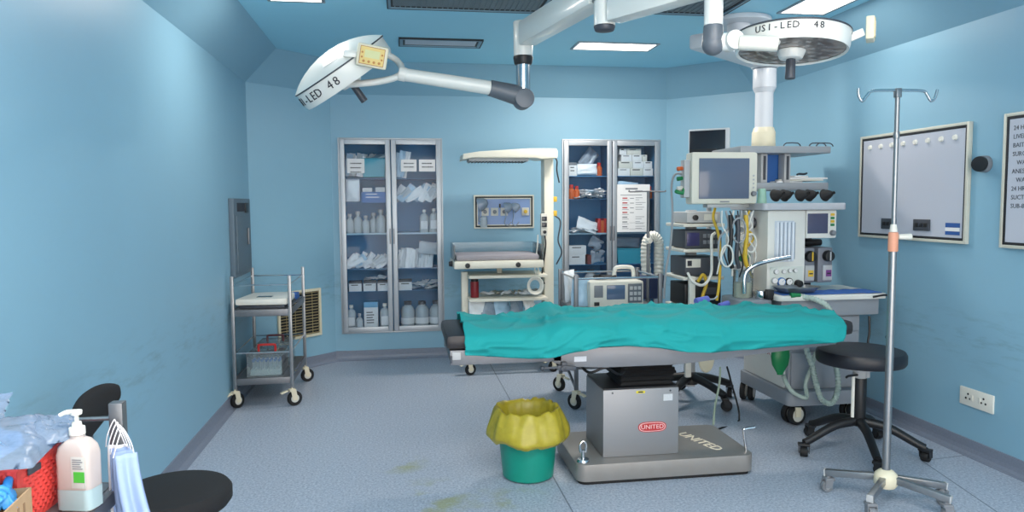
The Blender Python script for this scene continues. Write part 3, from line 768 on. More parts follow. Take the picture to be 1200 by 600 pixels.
# ------------------------------------------------------------------ steel trolley at the left wall
def two_tier(name, label, x0, x1, y0, y1, zb, zt, zp, rail=True, group=None, cast=(.05, 'cream'), post=.022):
    cx_, cy_ = (x0+x1)/2, (y0+y1)/2
    t = thing(name, label, 'trolley', (cx_, cy_, 0), 0, group); w, d = (x1-x0)/2, (y1-y0)/2
    for sx in (-1, 1):
        for sy in (-1, 1):
            MB().b2(sx*w-post/2, sx*w+post/2, sy*d-post/2, sy*d+post/2, 2*cast[0]+.02, zp, .003).build('post', STEEL, t)
            caster(t, sx*w, sy*d, 2*cast[0]+.03, cast[0], .5 if sx > 0 else .9, cast[1])
    for z in (zb, zt):
        s = MB(); w2, d2 = w-post/2, d-post/2
        s.b2(-w2, w2, -d-.006, d+.006, z-.004, z, .001)
        s.b2(-w2, w2, -d-.008, -d, z-.045, z, .003).b2(-w2, w2, d, d+.008, z-.045, z, .003)
        s.b2(-w-.008, -w, -d2, d2, z-.045, z, .003).b2(w, w+.008, -d2, d2, z-.045, z, .003)
        s.build('shelf', STEEL_D, t)
    if rail:
        for zr in (zb+.17, zp-.06 if zp-.06 > zt+.05 else zt+.06):
            r = MB()
            for sy in (-1, 1): r.cyl((-w, sy*d, zr), (w, sy*d, zr), .005, None, 8)
            for sx in (-1, 1): r.cyl((sx*w, -d, zr), (sx*w, d, zr), .005, None, 8)
            r.build('guard_rail', CHROME, t)
    return t
two_tier('steel_trolley', 'two-shelf stainless steel trolley on cream casters at the left wall', -1.112, -.745, 4.985, 5.66, .20, .66, .885)
# baby scale on top
t = thing('weighing_scale', 'white digital weighing scale on the top shelf of the steel trolley', 'scale', (-.925, 5.22, .6605), -.06)
MB().b2(-.15, .15, -.19, .19, .0, .02, .008).build('scale_base', DGREY, t)
MB().prism([(-.17, -.2), (.17, -.2), (.15, .16), (.05, .2), (-.05, .2), (-.15, .16)], .045, Matrix.Translation((0, 0, .022)), .014).build('weighing_tray', WHITE, t)
MB().b2(-.05, .05, -.12, -.06, .0665, .07, .002).build('display', SCREEN_D, t)
t = thing('folded_blue_towel', 'folded blue cloth behind the scale on the trolley', 'cloth', (-.84, 5.53, .6605))
MB().box((0, 0, .012), (.15, .16, .022), .008).build('towel_layer', BLUECL, t); MB().box((0, 0, .033), (.146, .155, .018), .008).build('towel_layer', BLUECL, t)
# clear containers with red handle on the lower shelf
def tub(x, y, rz, w, d, h, label, handle, name='clear_container'):
    t = thing(name, label, 'container', (x, y, .2005), rz, 'clear containers on the steel trolley')
    b = MB(); th = .003
    b.b2(-w, w, -d, d, 0, th); b.b2(-w, -w+th, -d, d, th, h); b.b2(w-th, w, -d, d, th, h); b.b2(-w+th, w-th, -d, -d+th, th, h); b.b2(-w+th, w-th, d-th, d, th, h)
    b.build('tub', ACRYL, t)
    MB().b2(-w-.004, w+.004, -d-.004, d+.004, h+.0005, h+.014, .005).build('lid', ACRYL, t)
    if handle: MB().tube([(-.055, -d*.2, h+.012), (-.055, -d*.2, h+.05), (-.045, -d*.2, h+.058), (.045, -d*.2, h+.058), (.055, -d*.2, h+.05), (.055, -d*.2, h+.012)], .008, 8, 2).build('carry_handle', handle, t)
    return t
tub(-.925, 5.14, 0, .115, .13, .14, 'clear container with red carry handle on the lower trolley shelf', RED)
tub(-.92, 5.45, 0, .115, .13, .15, 'clear container with dark handle at the back of the lower trolley shelf', mat('dark_red_handle', (90, 50, 56), .5))
tr = thing('vial_rack', 'white rack of small vials inside the red-handled clear container', 'rack', (-.925, 5.10, .2042))
MB().b2(-.1, .1, -.06, .06, 0, .035, .003).build('rack_body', WHITE, tr)
VM = MB().mat(0).cyl((0, 0, 0), (0, 0, .05), .0085, None, 10).mat(1).cyl((0, 0, .0505), (0, 0, .068), .009, None, 10).mesh('small_vial', [VIAL, BLUE])
for k in range(7):
    for j in range(2):
        mesh_obj('small_vial', VM, 'small blue-capped vial, %s from left in the %s row of the rack' % (ORD[k], ('front', 'back')[j]), 'vial', 'vials in the white rack', (-.925-.084+.028*k, 5.075+.05*j, .2395))
mesh_obj('gauze_pack', packet_mesh(51, .15, .08, .03, PKM[0]), 'white gauze pack lying behind the vial rack in the clear container', 'packet', None, (-.92, 5.215, .245), (-.2, 0, 0))

# ------------------------------------------------------------------ infant warmer
WARM = mat('warmer_cream', (228, 224, 208), .4, 0, .03)
t = thing('infant_warmer', 'cream infant radiant warmer with overhead canopy against the back wall', 'infant warmer', (.82, 5.88, 0))
def wl(px, py, Y=5.88): p = aty(px, py, Y); return p.x-.82, p.z
# base frame on casters
b = MB()
for s in (-1, 1): b.b2(-.34, .36, s*.24-.025, s*.24+.025, .11, .17, .008)
b.b2(.28, .42, -.24, .24, .11, .17, .008); b.build('base_frame', WARM, t)
for sx in (-.31, .36):
    for sy in (-.24, .24): caster(t, sx, sy, .12, .045, .4)
# rear upright column at right
MB().b2(.335, .415, -.06, .08, .17, 1.72, .012).build('upright_column', WARM, t)
MB().b2(-.345, -.29, -.03, .03, .17, .80, .008).build('support_leg', WARM, t)
cn = MB(); prof_ = [(-.335, 1.70), (-.33, 1.745), (-.2, 1.765), (.2, 1.79), (.42, 1.79), (.43, 1.77), (.43, 1.715), (.3, 1.705), (.25, 1.715), (-.25, 1.715)]
cn.prism(prof_, .3, Matrix.Translation((0, .15, 0)) @ FACE, .008); can = cn.build('heater_canopy', WARM, t)
h_ = MB().mat(0).b2(-.28, .2, -.1, .1, 1.690, 1.7165, .004)
for k in range(18): h_.mat(1).b2(-.27+.026*k, -.262+.026*k, -.098, .098, 1.684, 1.6905)
h_.build('heater_grille', [LGREY, DGREY], can)
# bassinet: tray, side walls, mattress
bx0, bx1 = -.42, .29
MB().b2(bx0, bx1, -.27, .22, .845, .905, .012).build('bassinet_tray', WARM, t)
MB().b2(-.05, -.01, -.02, .02, .78, .846, .004).build('tilt_post', WARM, t)
MB().b2(bx0+.02, bx1-.03, -.24, .19, .9055, .95, .018).build('mattress', mat('grey_mattress', (150, 146, 152), .7, 0, .05, 30, .2, 60), t)
a_ = MB(); a_.b2(bx0+.004, bx0+.01, -.26, .21, .905, 1.03); a_.b2(bx1-.01, bx1-.004, -.26, .21, .905, 1.03); a_.b2(bx0+.012, bx1-.012, .208, .214, .905, 1.03)
a_.build('side_wall', ACRYL, t)
for px in (548, 607.5):
    x, z = wl(px, 306, 5.6); MB().cyl((x, -.27, .872), (x, -.295, .872), .022, .018, 8, .004).build('knob', BLACK, t)
MB().cyl((bx0, -.1, .875), (bx0-.03, -.1, .875), .024, .018, 8, .004).build('knob', BLACK, t)
for z in (.785, .60):
    MB().b2(-.30, .335, -.2, .2, z-.025, z, .006).build('shelf', WARM, t)
MB().b2(-.30, .335, -.2, .2, .395, .42, .006).build('shelf', WARM, t)
# control pod and hooks on the column
pd = MB().b2(.30, .355, -.10, -.058, 1.09, 1.27, .006).build('control_pod', OFFW, t)
MB().b2(.307, .348, -.106, -.099, 1.21, 1.245, .002).b2(.307, .348, -.106, -.099, 1.16, 1.195, .002).build('display', SCREEN_D, pd)
MB().cyl((.33, -.099, 1.12), (.33, -.112, 1.12), .014, None, 14, .003).build('dial', BLACK, pd)
for z in (1.385, 1.27): MB().b2(.416, .445, -.05, .03, z-.022, z+.022, .005).build('side_knob', YEL, t)
MB().tube([(.33, -.11, 1.09), (.335, -.12, 1.02), (.32, -.125, .9), (.30, -.125, .75), (.325, -.12, .70)], .006, 8).build('probe_cable', BLACK, t)
MB().tube([(.27, -.12, 1.1), (.26, -.13, .9), (.28, -.14, .75), (.24, -.14, .82), (.27, -.13, 1.05)], .0045, 6).build('sensor_cable', OFFW, t)
# coiled white tubing hanging at the column
cw = MB()
for k in range(4):
    rr = .045+.006*k; cw.tube([(.225+rr*math.cos(a), -.225-.008*k, .70+rr*math.sin(a)*1.1) for a in [2*PI*j/14 for j in range(14)]], .0055, 6, 2, True)
tag(cw.build('coiled_tubing', WHITE, None, (.82, 5.88, 0)), 'coil of white tubing hanging beside the shelves of the infant warmer', 'tubing')
MB().tube([(.43, .02, 1.74), (.455, .0, 1.70), (.452, -.01, 1.62), (.47, -.02, 1.52)], .006, 8).build('hanging_cable', BLACK, t)
MB().tube([(.43, -.04, 1.25), (.47, -.06, 1.2), (.45, -.06, 1.05), (.48, -.06, .95), (.44, -.04, .85)], .006, 8).build('mains_cable', DGREY, t)
# things on the warmer shelves
o = thing('red_container', 'dark red cylinder on the upper open shelf of the warmer', 'container', (.575, 5.78, .6005))
MB().cyl((0, 0, 0), (0, 0, .13), .034, None, 20, .004).build('can_body', mat('dark_red_can', (128, 28, 36), .4), o)
MB().mat(0).cyl((0, 0, .1305), (0, 0, .148), .03, None, 20, .003).build('can_lid', BLACK, o)
WBAG = packet_mesh(61, .13, .09, .02, FILM)
for k in range(6):
    mesh_obj('tubing_pack', WBAG if k % 2 else packet_mesh(62+k, .12, .09, .016, PKM[2]), 'crumpled pack on the upper open shelf of the warmer, %s from left' % ORD[k], 'packet', 'packs on the warmer shelf', (.68+.076*k, 5.80+.02*(k % 2), .632), (PI/2-.2, 0, .7*k))
for k, (x, m_) in enumerate(((.60, PKM[0]), (.70, FILM), (.80, PKM[1]), (.92, FILM), (1.03, PKM[0]))):
    mesh_obj('supply_bag', packet_mesh(71+k, .14, .15, .04, m_), 'plastic bag on the lowest visible warmer shelf, %s from left' % ORD[k], 'bag', 'bags on the warmer lower shelf', (x, 5.80, .50), (-.3, .3*(k % 2), .2*k))

# ------------------------------------------------------------------ defibrillator trolley
dt = thing('defibrillator_trolley', 'narrow steel trolley with guard rails carrying the defibrillator', 'trolley', (1.40, 4.80, 0), -.0)
w, d = .285, .235
for sx in (-1, 1):
    for sy in (-1, 1):
        MB().b2(sx*w-.013, sx*w+.013, sy*d-.013, sy*d+.013, .13, .885, .003).build('post', STEEL_D, dt)
        caster(dt, sx*w, sy*d, .14, .052, 2.2 if sx < 0 else .7)
for z in (.66, .30):
    s = MB().b2(-w, w, -d, d, z-.004, z, .001)
    for sy in (-1, 1): s.b2(-w+.013, w-.013, sy*d-.006, sy*d+.006, z-.035, z, .002)
    for sx in (-1, 1): s.b2(sx*w-.006, sx*w+.006, -d+.013, d-.013, z-.035, z, .002)
    s.build('shelf', STEEL_D, dt)
r = MB()
for sy in (-1, 1): r.cyl((-w, sy*d, .86), (w, sy*d, .86), .007, None, 8)
for sx in (-1, 1): r.cyl((sx*w, -d, .86), (sx*w, d, .86), .007, None, 8)
r.build('guard_rail', CHROME, dt)
br = MB().bar((-w, d-.02, .28), (-w, -d+.02, .14), .012, .02); br.build('brace', STEEL_D, dt)
# defibrillator
df = thing('defibrillator', 'cream defibrillator monitor with screen and carry handle on the steel trolley', 'defibrillator', (1.40, 4.74, .6605), 0)
MB().b2(-.185, .185, -.14, .14, .0, .175, .016).build('housing', mat('defib_cream', (218, 216, 204), .4, 0, .03), df)
MB().b2(-.07, .055, -.1445, -.138, .055, .15, .004).build('screen', SCREEN, df)
MB().b2(-.155, -.095, -.146, -.138, .07, .15, .004).build('printer_door', GREY, df)
MB().b2(.075, .172, -.147, -.138, .03, .158, .006).build('key_panel', mat('defib_panel', (92, 100, 108), .4), df)
kb = MB()
for i in range(3):
    for j in range(3): kb.b2(.085+.028*i, .106+.028*i, -.151, -.146, .045+.036*j, .068+.036*j, .002)
kb.build('key', LGREY, df)
MB().b2(-.155, -.12, -.146, -.139, .015, .04, .002).build('paddle_port', BLACK, df)
MB().tube([(.02, .0, .17), (.025, 0, .235), (.05, 0, .255), (.13, 0, .255), (.155, 0, .235), (.16, 0, .17)], .014, 10, 4).build('carry_handle', WHITE, df)
MB().tube([(-.12, -.02, .185), (-.05, -.06, .19), (.02, -.03, .195), (.0, .04, .19), (-.1, .05, .19), (-.08, -.01, .2)], .011, 8).build('paddle_cable', BLACK, df)
mesh_obj('document_pouch', packet_mesh(81, .12, .18, .01, PKM[1]), 'blue and white plastic pouch standing left of the defibrillator', 'pouch', None, (1.165, 4.66, .76), (-.15, .1, .1))
mesh_obj('supply_bag', packet_mesh(82, .1, .22, .035, PKM[0]), 'white plastic bag standing behind the left rail of the defibrillator trolley', 'bag', None, (1.16, 4.93, .775), (0, -.1, .4))
# patient warming blower with corrugated hose
bl = thing('warming_blower', 'dark blue air blower behind the defibrillator with a white corrugated hose', 'blower', (aty(759, 330, 5.34).x, 5.34, 0), 0)
b = MB().b2(-.09, .09, -.09, .09, .62, .80, .02).build('blower_body', mat('navy_plastic', (34, 48, 84), .4), bl)
MB().cyl((0, 0, .06), (0, 0, .62), .022, None, 14).build('stand_pole', STEEL_D, bl)
fb = MB()
for k in range(5): fb.bar((0, 0, .075), (.2*math.cos(2*PI*k/5), .2*math.sin(2*PI*k/5), .075), .03, .025, .005)
fb.build('stand_base', BLACK, bl)
for k in range(5): caster(bl, .2*math.cos(2*PI*k/5), .2*math.sin(2*PI*k/5), .07, .028, 1.2*k, 'black', .02)
hz = [(-.02, -.03, .80), (-.03, -.03, .95), (-.02, -.03, 1.06), (.03, -.03, 1.10), (.075, -.03, 1.05), (.08, -.03, .93), (.07, -.05, .80)]
cnt = [0]
def rib(u): return .036+.0022*math.sin(u*2*PI*26)
MB().tube(hz, rib, 14, 26).build('corrugated_hose', WHITE, bl)
MB().cyl((.07, -.05, .80), (.068, -.055, .70), .04, .045, 16, .004).build('hose_nozzle', mat('navy_plastic', (34, 48, 84), .4), bl)
# thin second drip stand behind
s2 = thing('drip_stand', 'thin steel drip stand between the right cabinet and the monitor tower', 'drip stand', (1.745, 4.98, 0))
MB().cyl((0, 0, .10), (0, 0, 1.43), .011, None, 12).build('pole', STEEL_D, s2)
MB().tube([(-.14, 0, 1.44), (-.135, 0, 1.43), (0, 0, 1.432), (.12, 0, 1.43), (.125, 0, 1.44)], .005, 8, 3).build('hook_bar', STEEL_D, s2)
MB().cyl((0, 0, 1.06), (0, 0, 1.10), .02, None, 14, .004).cyl((0, -.01, 1.08), (0, -.05, 1.08), .012, .016, 10).build('clamp', WHITE, s2)
lg = MB()
for k in range(4): lg.bar((0, 0, .10), (.22*math.cos(PI/4+k*PI/2), .22*math.sin(PI/4+k*PI/2), .07), .022, .018, .003)
lg.build('base_legs', STEEL_D, s2)
for k in range(4): caster(s2, .22*math.cos(PI/4+k*PI/2), .22*math.sin(PI/4+k*PI/2), .07, .026, k, 'black', .02)
# ------------------------------------------------------------------ operating table
ot = thing('operating_table', 'stainless steel operating table with black mattress sections on a square pedestal', 'operating table', (1.21, 3.55, 0))
ox, oy = 1.21, 3.55
def O(x0, x1, y0, y1, z0, z1): return x0-ox, x1-ox, y0-oy, y1-oy, z0, z1
PLATE = mat('plate_steel', (142, 139, 136), .4, .35, .08, 25)
def rr_poly(x0, x1, y0, y1, r, n=5):
    out = []
    for cx_, cy_, a0 in ((x1-r, y1-r, 0), (x0+r, y1-r, 90), (x0+r, y0+r, 180), (x1-r, y0+r, 270)):
        for k in range(n+1):
            a = math.radians(a0+90*k/n); out.append((cx_+r*math.cos(a), cy_+r*math.sin(a)))
    return out
bp = MB(); bp.prism(rr_poly(-.40, .505, -.26, .25, .05), .085, Matrix.Translation((0, 0, .018)), .006)
base = bp.build('base_plate', PLATE, ot)
MB().prism(rr_poly(-.385, .49, -.245, .235, .04), .0175, Matrix.Translation((0, 0, .0005))).build('rubber_skirt', RUBBER, base)
MB().text('UNITED', .085, Matrix.Translation((.315, -.02, .1035)) @ Matrix.Rotation(-1.25, 4, 'Z'), .0015).build('raised_lettering', mat('polished_letter', (240, 230, 208), .4, 0), base)
for x, y in ((-.36, -.21),): 
    lk = MB().cyl((x, y, .103), (x, y, .118), .032, .028, 18, .003); lk.cyl((x, y, .118), (x, y, .16), .009, None, 10)
    lk.tube([(x-.012, y, .15), (x-.015, y, .185), (x, y, .205), (x+.015, y, .185), (x+.012, y, .15)], .006, 8, 4); lk.build('floor_lock', CHROME, ot)
# crank handle at the right back corner of the base
MB().tube([(.49, -.19, .10), (.475, -.19, .20), (.478, -.19, .212), (.535, -.19, .218)], .007, 8, 4).build('crank_handle', CHROME, ot)
# pedestal box
BOXM = mat('satin_steel', (142, 143, 146), .42, .45, .04, 4)
pb = MB().b2(*O(.958, 1.345, 3.37, 3.70, .1035, .44), .006).build('pedestal_cover', BOXM, ot)
MB().b2(*O(.962, 1.341, 3.374, 3.696, .4405, .447)).build('cover_top', BLACK, ot)
bd = MB(); 
oval = [(.072*math.copysign(abs(math.cos(a))**.55, math.cos(a)), .026*math.copysign(abs(math.sin(a))**.8, math.sin(a))) for a in [2*PI*k/40 for k in range(40)]]
bd.mat(0).prism(oval, .0016, facing((1.208-ox, 3.3695-oy, .247)))
bd.mat(1).prism([(x*.93, y*.86) for x, y in oval], .0006, facing((1.208-ox, 3.3678-oy, .247)))
bd.mat(0).prism([(x*.88, y*.76) for x, y in oval], .0005, facing((1.208-ox, 3.3671-oy, .247)))
bd.mat(1).text('UNITED', .030, facing((1.208-ox, 3.3664-oy, .247)), .0004, sx=1.1)
bd.build('maker_badge', [mat('badge_red', (176, 40, 44), .4), mat('badge_pale', (226, 196, 196), .4)], pb)
st = MB().mat(0).b2(*O(1.125, 1.17, 3.3685, 3.3697, .418, .430)).mat(1).b2(*O(1.135, 1.16, 3.368, 3.3686, .421, .427))
st.build('yellow_sticker', [mat('sticker_yellow', (206, 190, 40), .5), INK], pb)
sc = MB().b2(*O(1.265, 1.312, 3.3685, 3.3697, .375, .408)); sc.build('worn_label', mat('worn_label', (190, 194, 198), .6, 0, .15, 120), pb)
s_ = MB()
for x in (1.005, 1.30): s_.cyl((x-ox, 3.3702-oy, .425), (x-ox, 3.3675-oy, .425), .005, None, 8)
s_.build('screw', DGREY, pb)
# bellows
bl_ = [(1, .0)]
w_ = MB(); nb = 5
for k in range(nb):
    z = .4475+.024*k; q = .02
    for (a0, a1, z0, z1) in ((0, .014, z, z+.012), (.014, 0, z+.012, z+.024)):
        for i in range(4):
            def cr(ins_, zz):
                x0, x1, y0, y1 = O(1.06+ins_, 1.34-ins_, 3.42+ins_, 3.68-ins_, 0, 0)[:4]
                return [(x0, y0, zz), (x1, y0, zz), (x1, y1, zz), (x0, y1, zz)]
            A, B = cr(a0, z0), cr(a1, z1); j = (i+1) % 4
            w_.poly(A[i], A[j], B[j], B[i])
w_.build('column_bellows', RUBBER, ot)
# table top: frames, tapered side plates, cushions
YT0, YT1 = 3.315, 3.79
SIDE = mat('side_plate_steel', (128, 129, 133), .42, .5, .05, 5)
hd = MB()
for y in (YT0, YT1-.02): hd.b2(*O(.212, .74, y, y+.02, .605, .675), .003)
hd.b2(*O(.212, .232, YT0+.02, YT1-.02, .62, .675), .003); hd.b2(*O(.232, .74, YT0+.02, YT1-.02, .655, .675))
hf = hd.build('head_frame', STEEL_D, ot)
MB().b2(*O(.222, .262, YT0-.005, YT0-.0005, .632, .668), .002).build('rail_bracket', LGREY, hf)
MB().b2(*O(.212, .222, YT0-.02, YT0-.0005, .62, .65), .002).build('rail_stop', DGREY, hf)
for x in (.60, .64): MB().cyl((x-ox, YT0-.012-oy, .635), (x-ox, YT0-oy, .635), .012, None, 10, .002).build('rail_bolt', DGREY, hf)
prof_ = [(.70, .66), (.70, .60), (.76, .578), (.95, .566), (1.30, .566), (1.42, .574), (2.15, .636), (2.15, .668), (1.2, .668)]
sp_ = MB()
for y in (YT0+.012, YT1): sp_.prism([(x-ox, z) for x, z in prof_], .012, Matrix.Translation((0, y-oy, 0)) @ FACE, .002)
side = sp_.build('side_plate', SIDE, ot)
MB().b2(*O(.80, .86, YT0-.0012, YT0-.0001, .60, .625)).build('paper_label', mat('worn_paper', (196, 198, 204), .7, 0, .1, 60), side)
MB().b2(*O(.74, 2.15, YT0+.02, YT1-.02, .66, .675)).b2(*O(1.08, 1.32, 3.43, 3.67, .5675, .66)).build('table_deck', STEEL_D, ot)
cl = MB(); cl.bar((.71-ox, YT0-.03-oy, .583), (.80-ox, YT0-.03-oy, .575), .018, .022, .004); cl.cyl((.735-ox, YT0-.05-oy, .58), (.735-ox, YT0-.012-oy, .58), .01, None, 10, .002)
cl.cyl((.645-ox, YT0-.03-oy, .582), (.71-ox, YT0-.03-oy, .582), .006, None, 8); cl.sph((.64-ox, YT0-.03-oy, .582), .012); cl.b2(*O(.735, .76, YT0-.03, YT0+.005, .56, .605), .003); cl.build('rail_clamp', DGREY, ot)
MB().tube([(.86-ox, 3.5-oy, .56), (.90-ox, 3.42-oy, .52), (.98-ox, 3.40-oy, .545), (1.06-ox, 3.42-oy, .505), (1.12-ox, 3.45-oy, .56)], .007, 8).build('hand_control_cable', BLACK, ot)
def cushion(x0, x1, z0, z1): return MB().b2(*O(x0, x1, YT0-.005, YT1+.005, z0, z1), .028)
cushion(.195, .735, .677, .748).build('head_cushion', LEATHER, ot)
cushion(.745, 1.45, .677, .762).build('back_cushion', LEATHER, ot)
cushion(1.46, 2.245, .677, .752).build('leg_cushion', LEATHER, ot)
# ------------------------------------------------------------------ surgical drape
DR = mat('teal_drape', (14, 150, 150), .82, 0, .05, 9, .25, 160)
def interp(T, x):
    for (a, va), (b, vb) in zip(T, T[1:]):
        if x <= b: return va+(vb-va)*max(0, (x-a)/(b-a))
    return T[-1][1]
TOP = [(.28, .762), (.66, .765), (.76, .79), (1.45, .79), (1.55, .775), (2.0, .772), (2.24, .762), (2.30, .758)]
HEMF = [(.28, .66), (.42, .645), (.58, .63), (.70, .63), (.80, .655), (.92, .677), (1.05, .672), (1.2, .66), (1.35, .635), (1.5, .628), (1.7, .632), (1.95, .645), (2.15, .66), (2.28, .675)]
NU, NV = 220, 60
def dr(u, v):
    x = .28+(2.155-.28)*u
    zt = interp(TOP, x); zh = interp(HEMF, x)
    yf, yb = YT0-.022, YT1+.022
    # lengthwise profile: v 0..0.22 front drop, ..0.80 top, ..1 back drop
    nz = noise.noise; p = V((x*2.2, v*2.5, .3))
    warp = nz(V((x*1.6, v*2, 7)))*.5
    fold = nz(V((x*2.4+v*3.2+warp*1.5, v*4.2-x*1.1, 2.2)))            # long oblique creases
    fold2 = nz(V((x*4.6-v*3.5+warp, v*6+x*1.5+warp, 5.1)))
    ridge = (1-abs(fold))**7; ridge2 = (1-abs(fold2))**8
    if v < .24:
        k = v/.24
        out = .018*math.sin(PI*min(1, k*1.1))+.006
        y = yf-out*(.45+.9*max(0, nz(V((x*3, 1, 3)))))-.016*(1-k)*nz(V((x*4, 3, 1)))-.026*ridge*(1-k*.5)-.012*ridge2
        z = zh+(zt-.018-zh)*k+(.004*nz(V((x*5, k*2, 3))) if k < .9 else 0)
        if k > .85: y += (k-.85)/.15*.012
    elif v > .82:
        k = (1-v)/.18; y = yb+.012*(1-k)+.008*nz(V((x*6, 3, 8)))+.004; z = zt-.015-(.10+.02*nz(V((x*3, 0, 9))))*(1-k)
    else:
        k = (v-.24)/.58; y = yf+.012+(yb-.012-yf-.012)*k
        z = zt-.018*(1-min(1, k*9))**2-.015*(1-min(1, (1-k)*9))**2
        e = min(1, k*6, (1-k)*6)
        z += (.030*ridge+.014*ridge2+.008*nz(p*1.3)-.012*max(0, nz(V((x*2.3-v*2, v*3, 4.4))))*2)*e+.004
        # a gathered peak near the back edge over the break in the table
        z += .022*math.exp(-((x-.74)/.05)**2-((k-.82)/.25)**2)
        z += .012*math.exp(-((x-1.95-.25*k)/.05)**2)*e
    edge = min((x-.28)/.03, 1); 
    wob = .012*nz(V((v*9, u*2, 1)))
    x2 = x+(wob if u < .01 else (wob*2+.03*math.sin(PI*min(1, v*1.6)) if u > .995 else 0))
    return (x2, y, z)
dm = MB(); dm.grid(dr, NU, NV)
dro = dm.build('surgical_drape', DR, None, None, 180)
md = dro.modifiers.new('thickness', 'SOLIDIFY'); md.thickness = .002; md.offset = 1
tag(dro, 'crumpled teal surgical drape spread over the operating table', 'drape')

# ------------------------------------------------------------------ waste bucket with yellow liner
bx, by_ = .603, 3.475
bk = thing('waste_bucket', 'green plastic bucket on the floor left of the operating table', 'bucket', (bx, by_, 0))
MB().lathe([(0, .004), (.118, .004), (.126, .012), (.155, .30), (.160, .305), (.158, .312), (.150, .31), (.122, .016), (0, .014)], n=40).build('bucket_body', mat('teal_green_plastic', (10, 136, 118), .38, 0, .06), bk)
for k in (1,):
    MB().lathe([(.1545, .255), (.158, .258), (.158, .266), (.1555, .269)], n=40).build('rim_band', mat('teal_green_plastic', (10, 136, 118), .38), bk)
BAGM = bpy.data.materials.new('yellow_bag_film'); BAGM.use_nodes = True
_b = BAGM.node_tree.nodes['Principled BSDF']; _n = BAGM.node_tree.nodes.new('ShaderNodeTexNoise'); _n.inputs['Scale'].default_value = 12
_m = BAGM.node_tree.nodes.new('ShaderNodeMix'); _m.data_type = 'RGBA'; _m.inputs[6].default_value = C(150, 136, 34); _m.inputs[7].default_value = C(186, 172, 58)
BAGM.node_tree.links.new(_n.outputs['Fac'], _m.inputs[0]); BAGM.node_tree.links.new(_m.outputs[2], _b.inputs['Base Color'])
_b.inputs['Roughness'].default_value = .35; _b.inputs['Subsurface Weight'].default_value = .0
PB = [(.185, .195), (.205, .215), (.200, .25), (.186, .29), (.172, .325), (.158, .352), (.142, .345), (.128, .30), (.118, .2), (.10, .08), (.05, .03), (0, .025)]
def bagfn(u, v):
    a = 2*PI*u; q = v*(len(PB)-1); i = min(int(q), len(PB)-2); f = q-i
    r = PB[i][0]+(PB[i+1][0]-PB[i][0])*f; z = PB[i][1]+(PB[i+1][1]-PB[i][1])*f
    c_, s__ = math.cos(a), math.sin(a)
    n1 = noise.noise(V((c_*2.2, s__*2.2, v*3))); n2 = noise.noise(V((c_*7, s__*7, v*2+4)))
    wgt = 1-.8*max(0, v-.45)/.55
    if r > .12: r += (.014*n1+.010*n2)*wgt
    if .25 < v < .6: z += .016*noise.noise(V((c_*3, s__*3, 8)))+.012*n2
    if v < .25: z += .022*noise.noise(V((c_*2, s__*2, 5)))+.01*n2
    if r < .175 and .18 < z < .32 and v < .4: r = max(r, .168)
    if v > .55: r = min(r, .118+(z-.02)*.09)
    return (r*c_, r*s__, max(z, .022))
bg = MB(); bg.grid(bagfn, 72, 30); bmesh.ops.remove_doubles(bg.bm, verts=bg.bm.verts[:], dist=.0008)
tag(bg.build('bin_liner', BAGM, None, (bx, by_, 0), 80), 'yellow plastic waste bag lining the green bucket, folded over its rim', 'waste bag')

# ------------------------------------------------------------------ drip stand in front
iv = thing('drip_stand', 'tall chrome drip stand with two hooks standing in front of the round stool', 'drip stand', (2.125, 2.88, 0))
MB().cyl((0, 0, .10), (0, 0, 1.20), .0165, None, 20).build('lower_pole', STEEL, iv)
MB().cyl((0, 0, 1.20), (0, 0, 1.822), .010, None, 16).build('upper_pole', STEEL, iv)
MB().cyl((0, 0, 1.62), (0, 0, 1.65), .013, None, 14, .003).build('pole_ring', STEEL, iv)
cl = MB().cyl((0, 0, 1.13), (0, 0, 1.215), .021, .02, 18, .004); co = cl.build('height_collar', mat('salmon_plastic', (214, 150, 122), .5), iv)
MB().cyl((0, 0, 1.216), (0, 0, 1.25), .017, .012, 16, .003).build('collar_cap', OFFW, co)
MB().cyl((.02, -.005, 1.195), (.075, -.015, 1.195), .011, .014, 12, .003).build('locking_knob', OFFW, co)
MB().b2(-.013, .013, -.012, .012, 1.795, 1.835, .004).build('hook_holder', STEEL, iv)
MB().tube([(-.185, 0, 1.832), (-.182, 0, 1.80), (-.165, 0, 1.778), (-.145, 0, 1.80), (-.115, 0, 1.822), (0, 0, 1.826), (.115, 0, 1.826), (.14, 0, 1.81), (.16, 0, 1.784), (.178, 0, 1.796), (.19, 0, 1.832)], .006, 10, 6).build('hook_bar', CHROME, iv)
MB().lathe([(.018, .155), (.03, .15), (.046, .135), (.05, .12), (.05, .09), (.04, .075), (0, .075)], n=24).build('hub', CREAM, iv)
for dx, dy in ((-.185, .175), (-.175, -.14), (.245, -.065), (.155, -.205), (.15, .205)):
    L_ = math.hypot(dx, dy); a = math.atan2(dy, dx); ux, uy = dx/L_, dy/L_
    lg = MB().bar((ux*.035, uy*.035, .115), (dx, dy, .088), .026, .03, .003).build('leg', STEEL, iv)
    MB().bar((dx-ux*.002, dy-uy*.002, .0885), (dx+ux*.004, dy+uy*.004, .088), .028, .032, .002).build('end_cap', LGREY, lg)
    k_ = .24/.26
    caster(iv, dx-ux*.015, dy-uy*.015, .075, .026, a+.7, 'grey', .03)

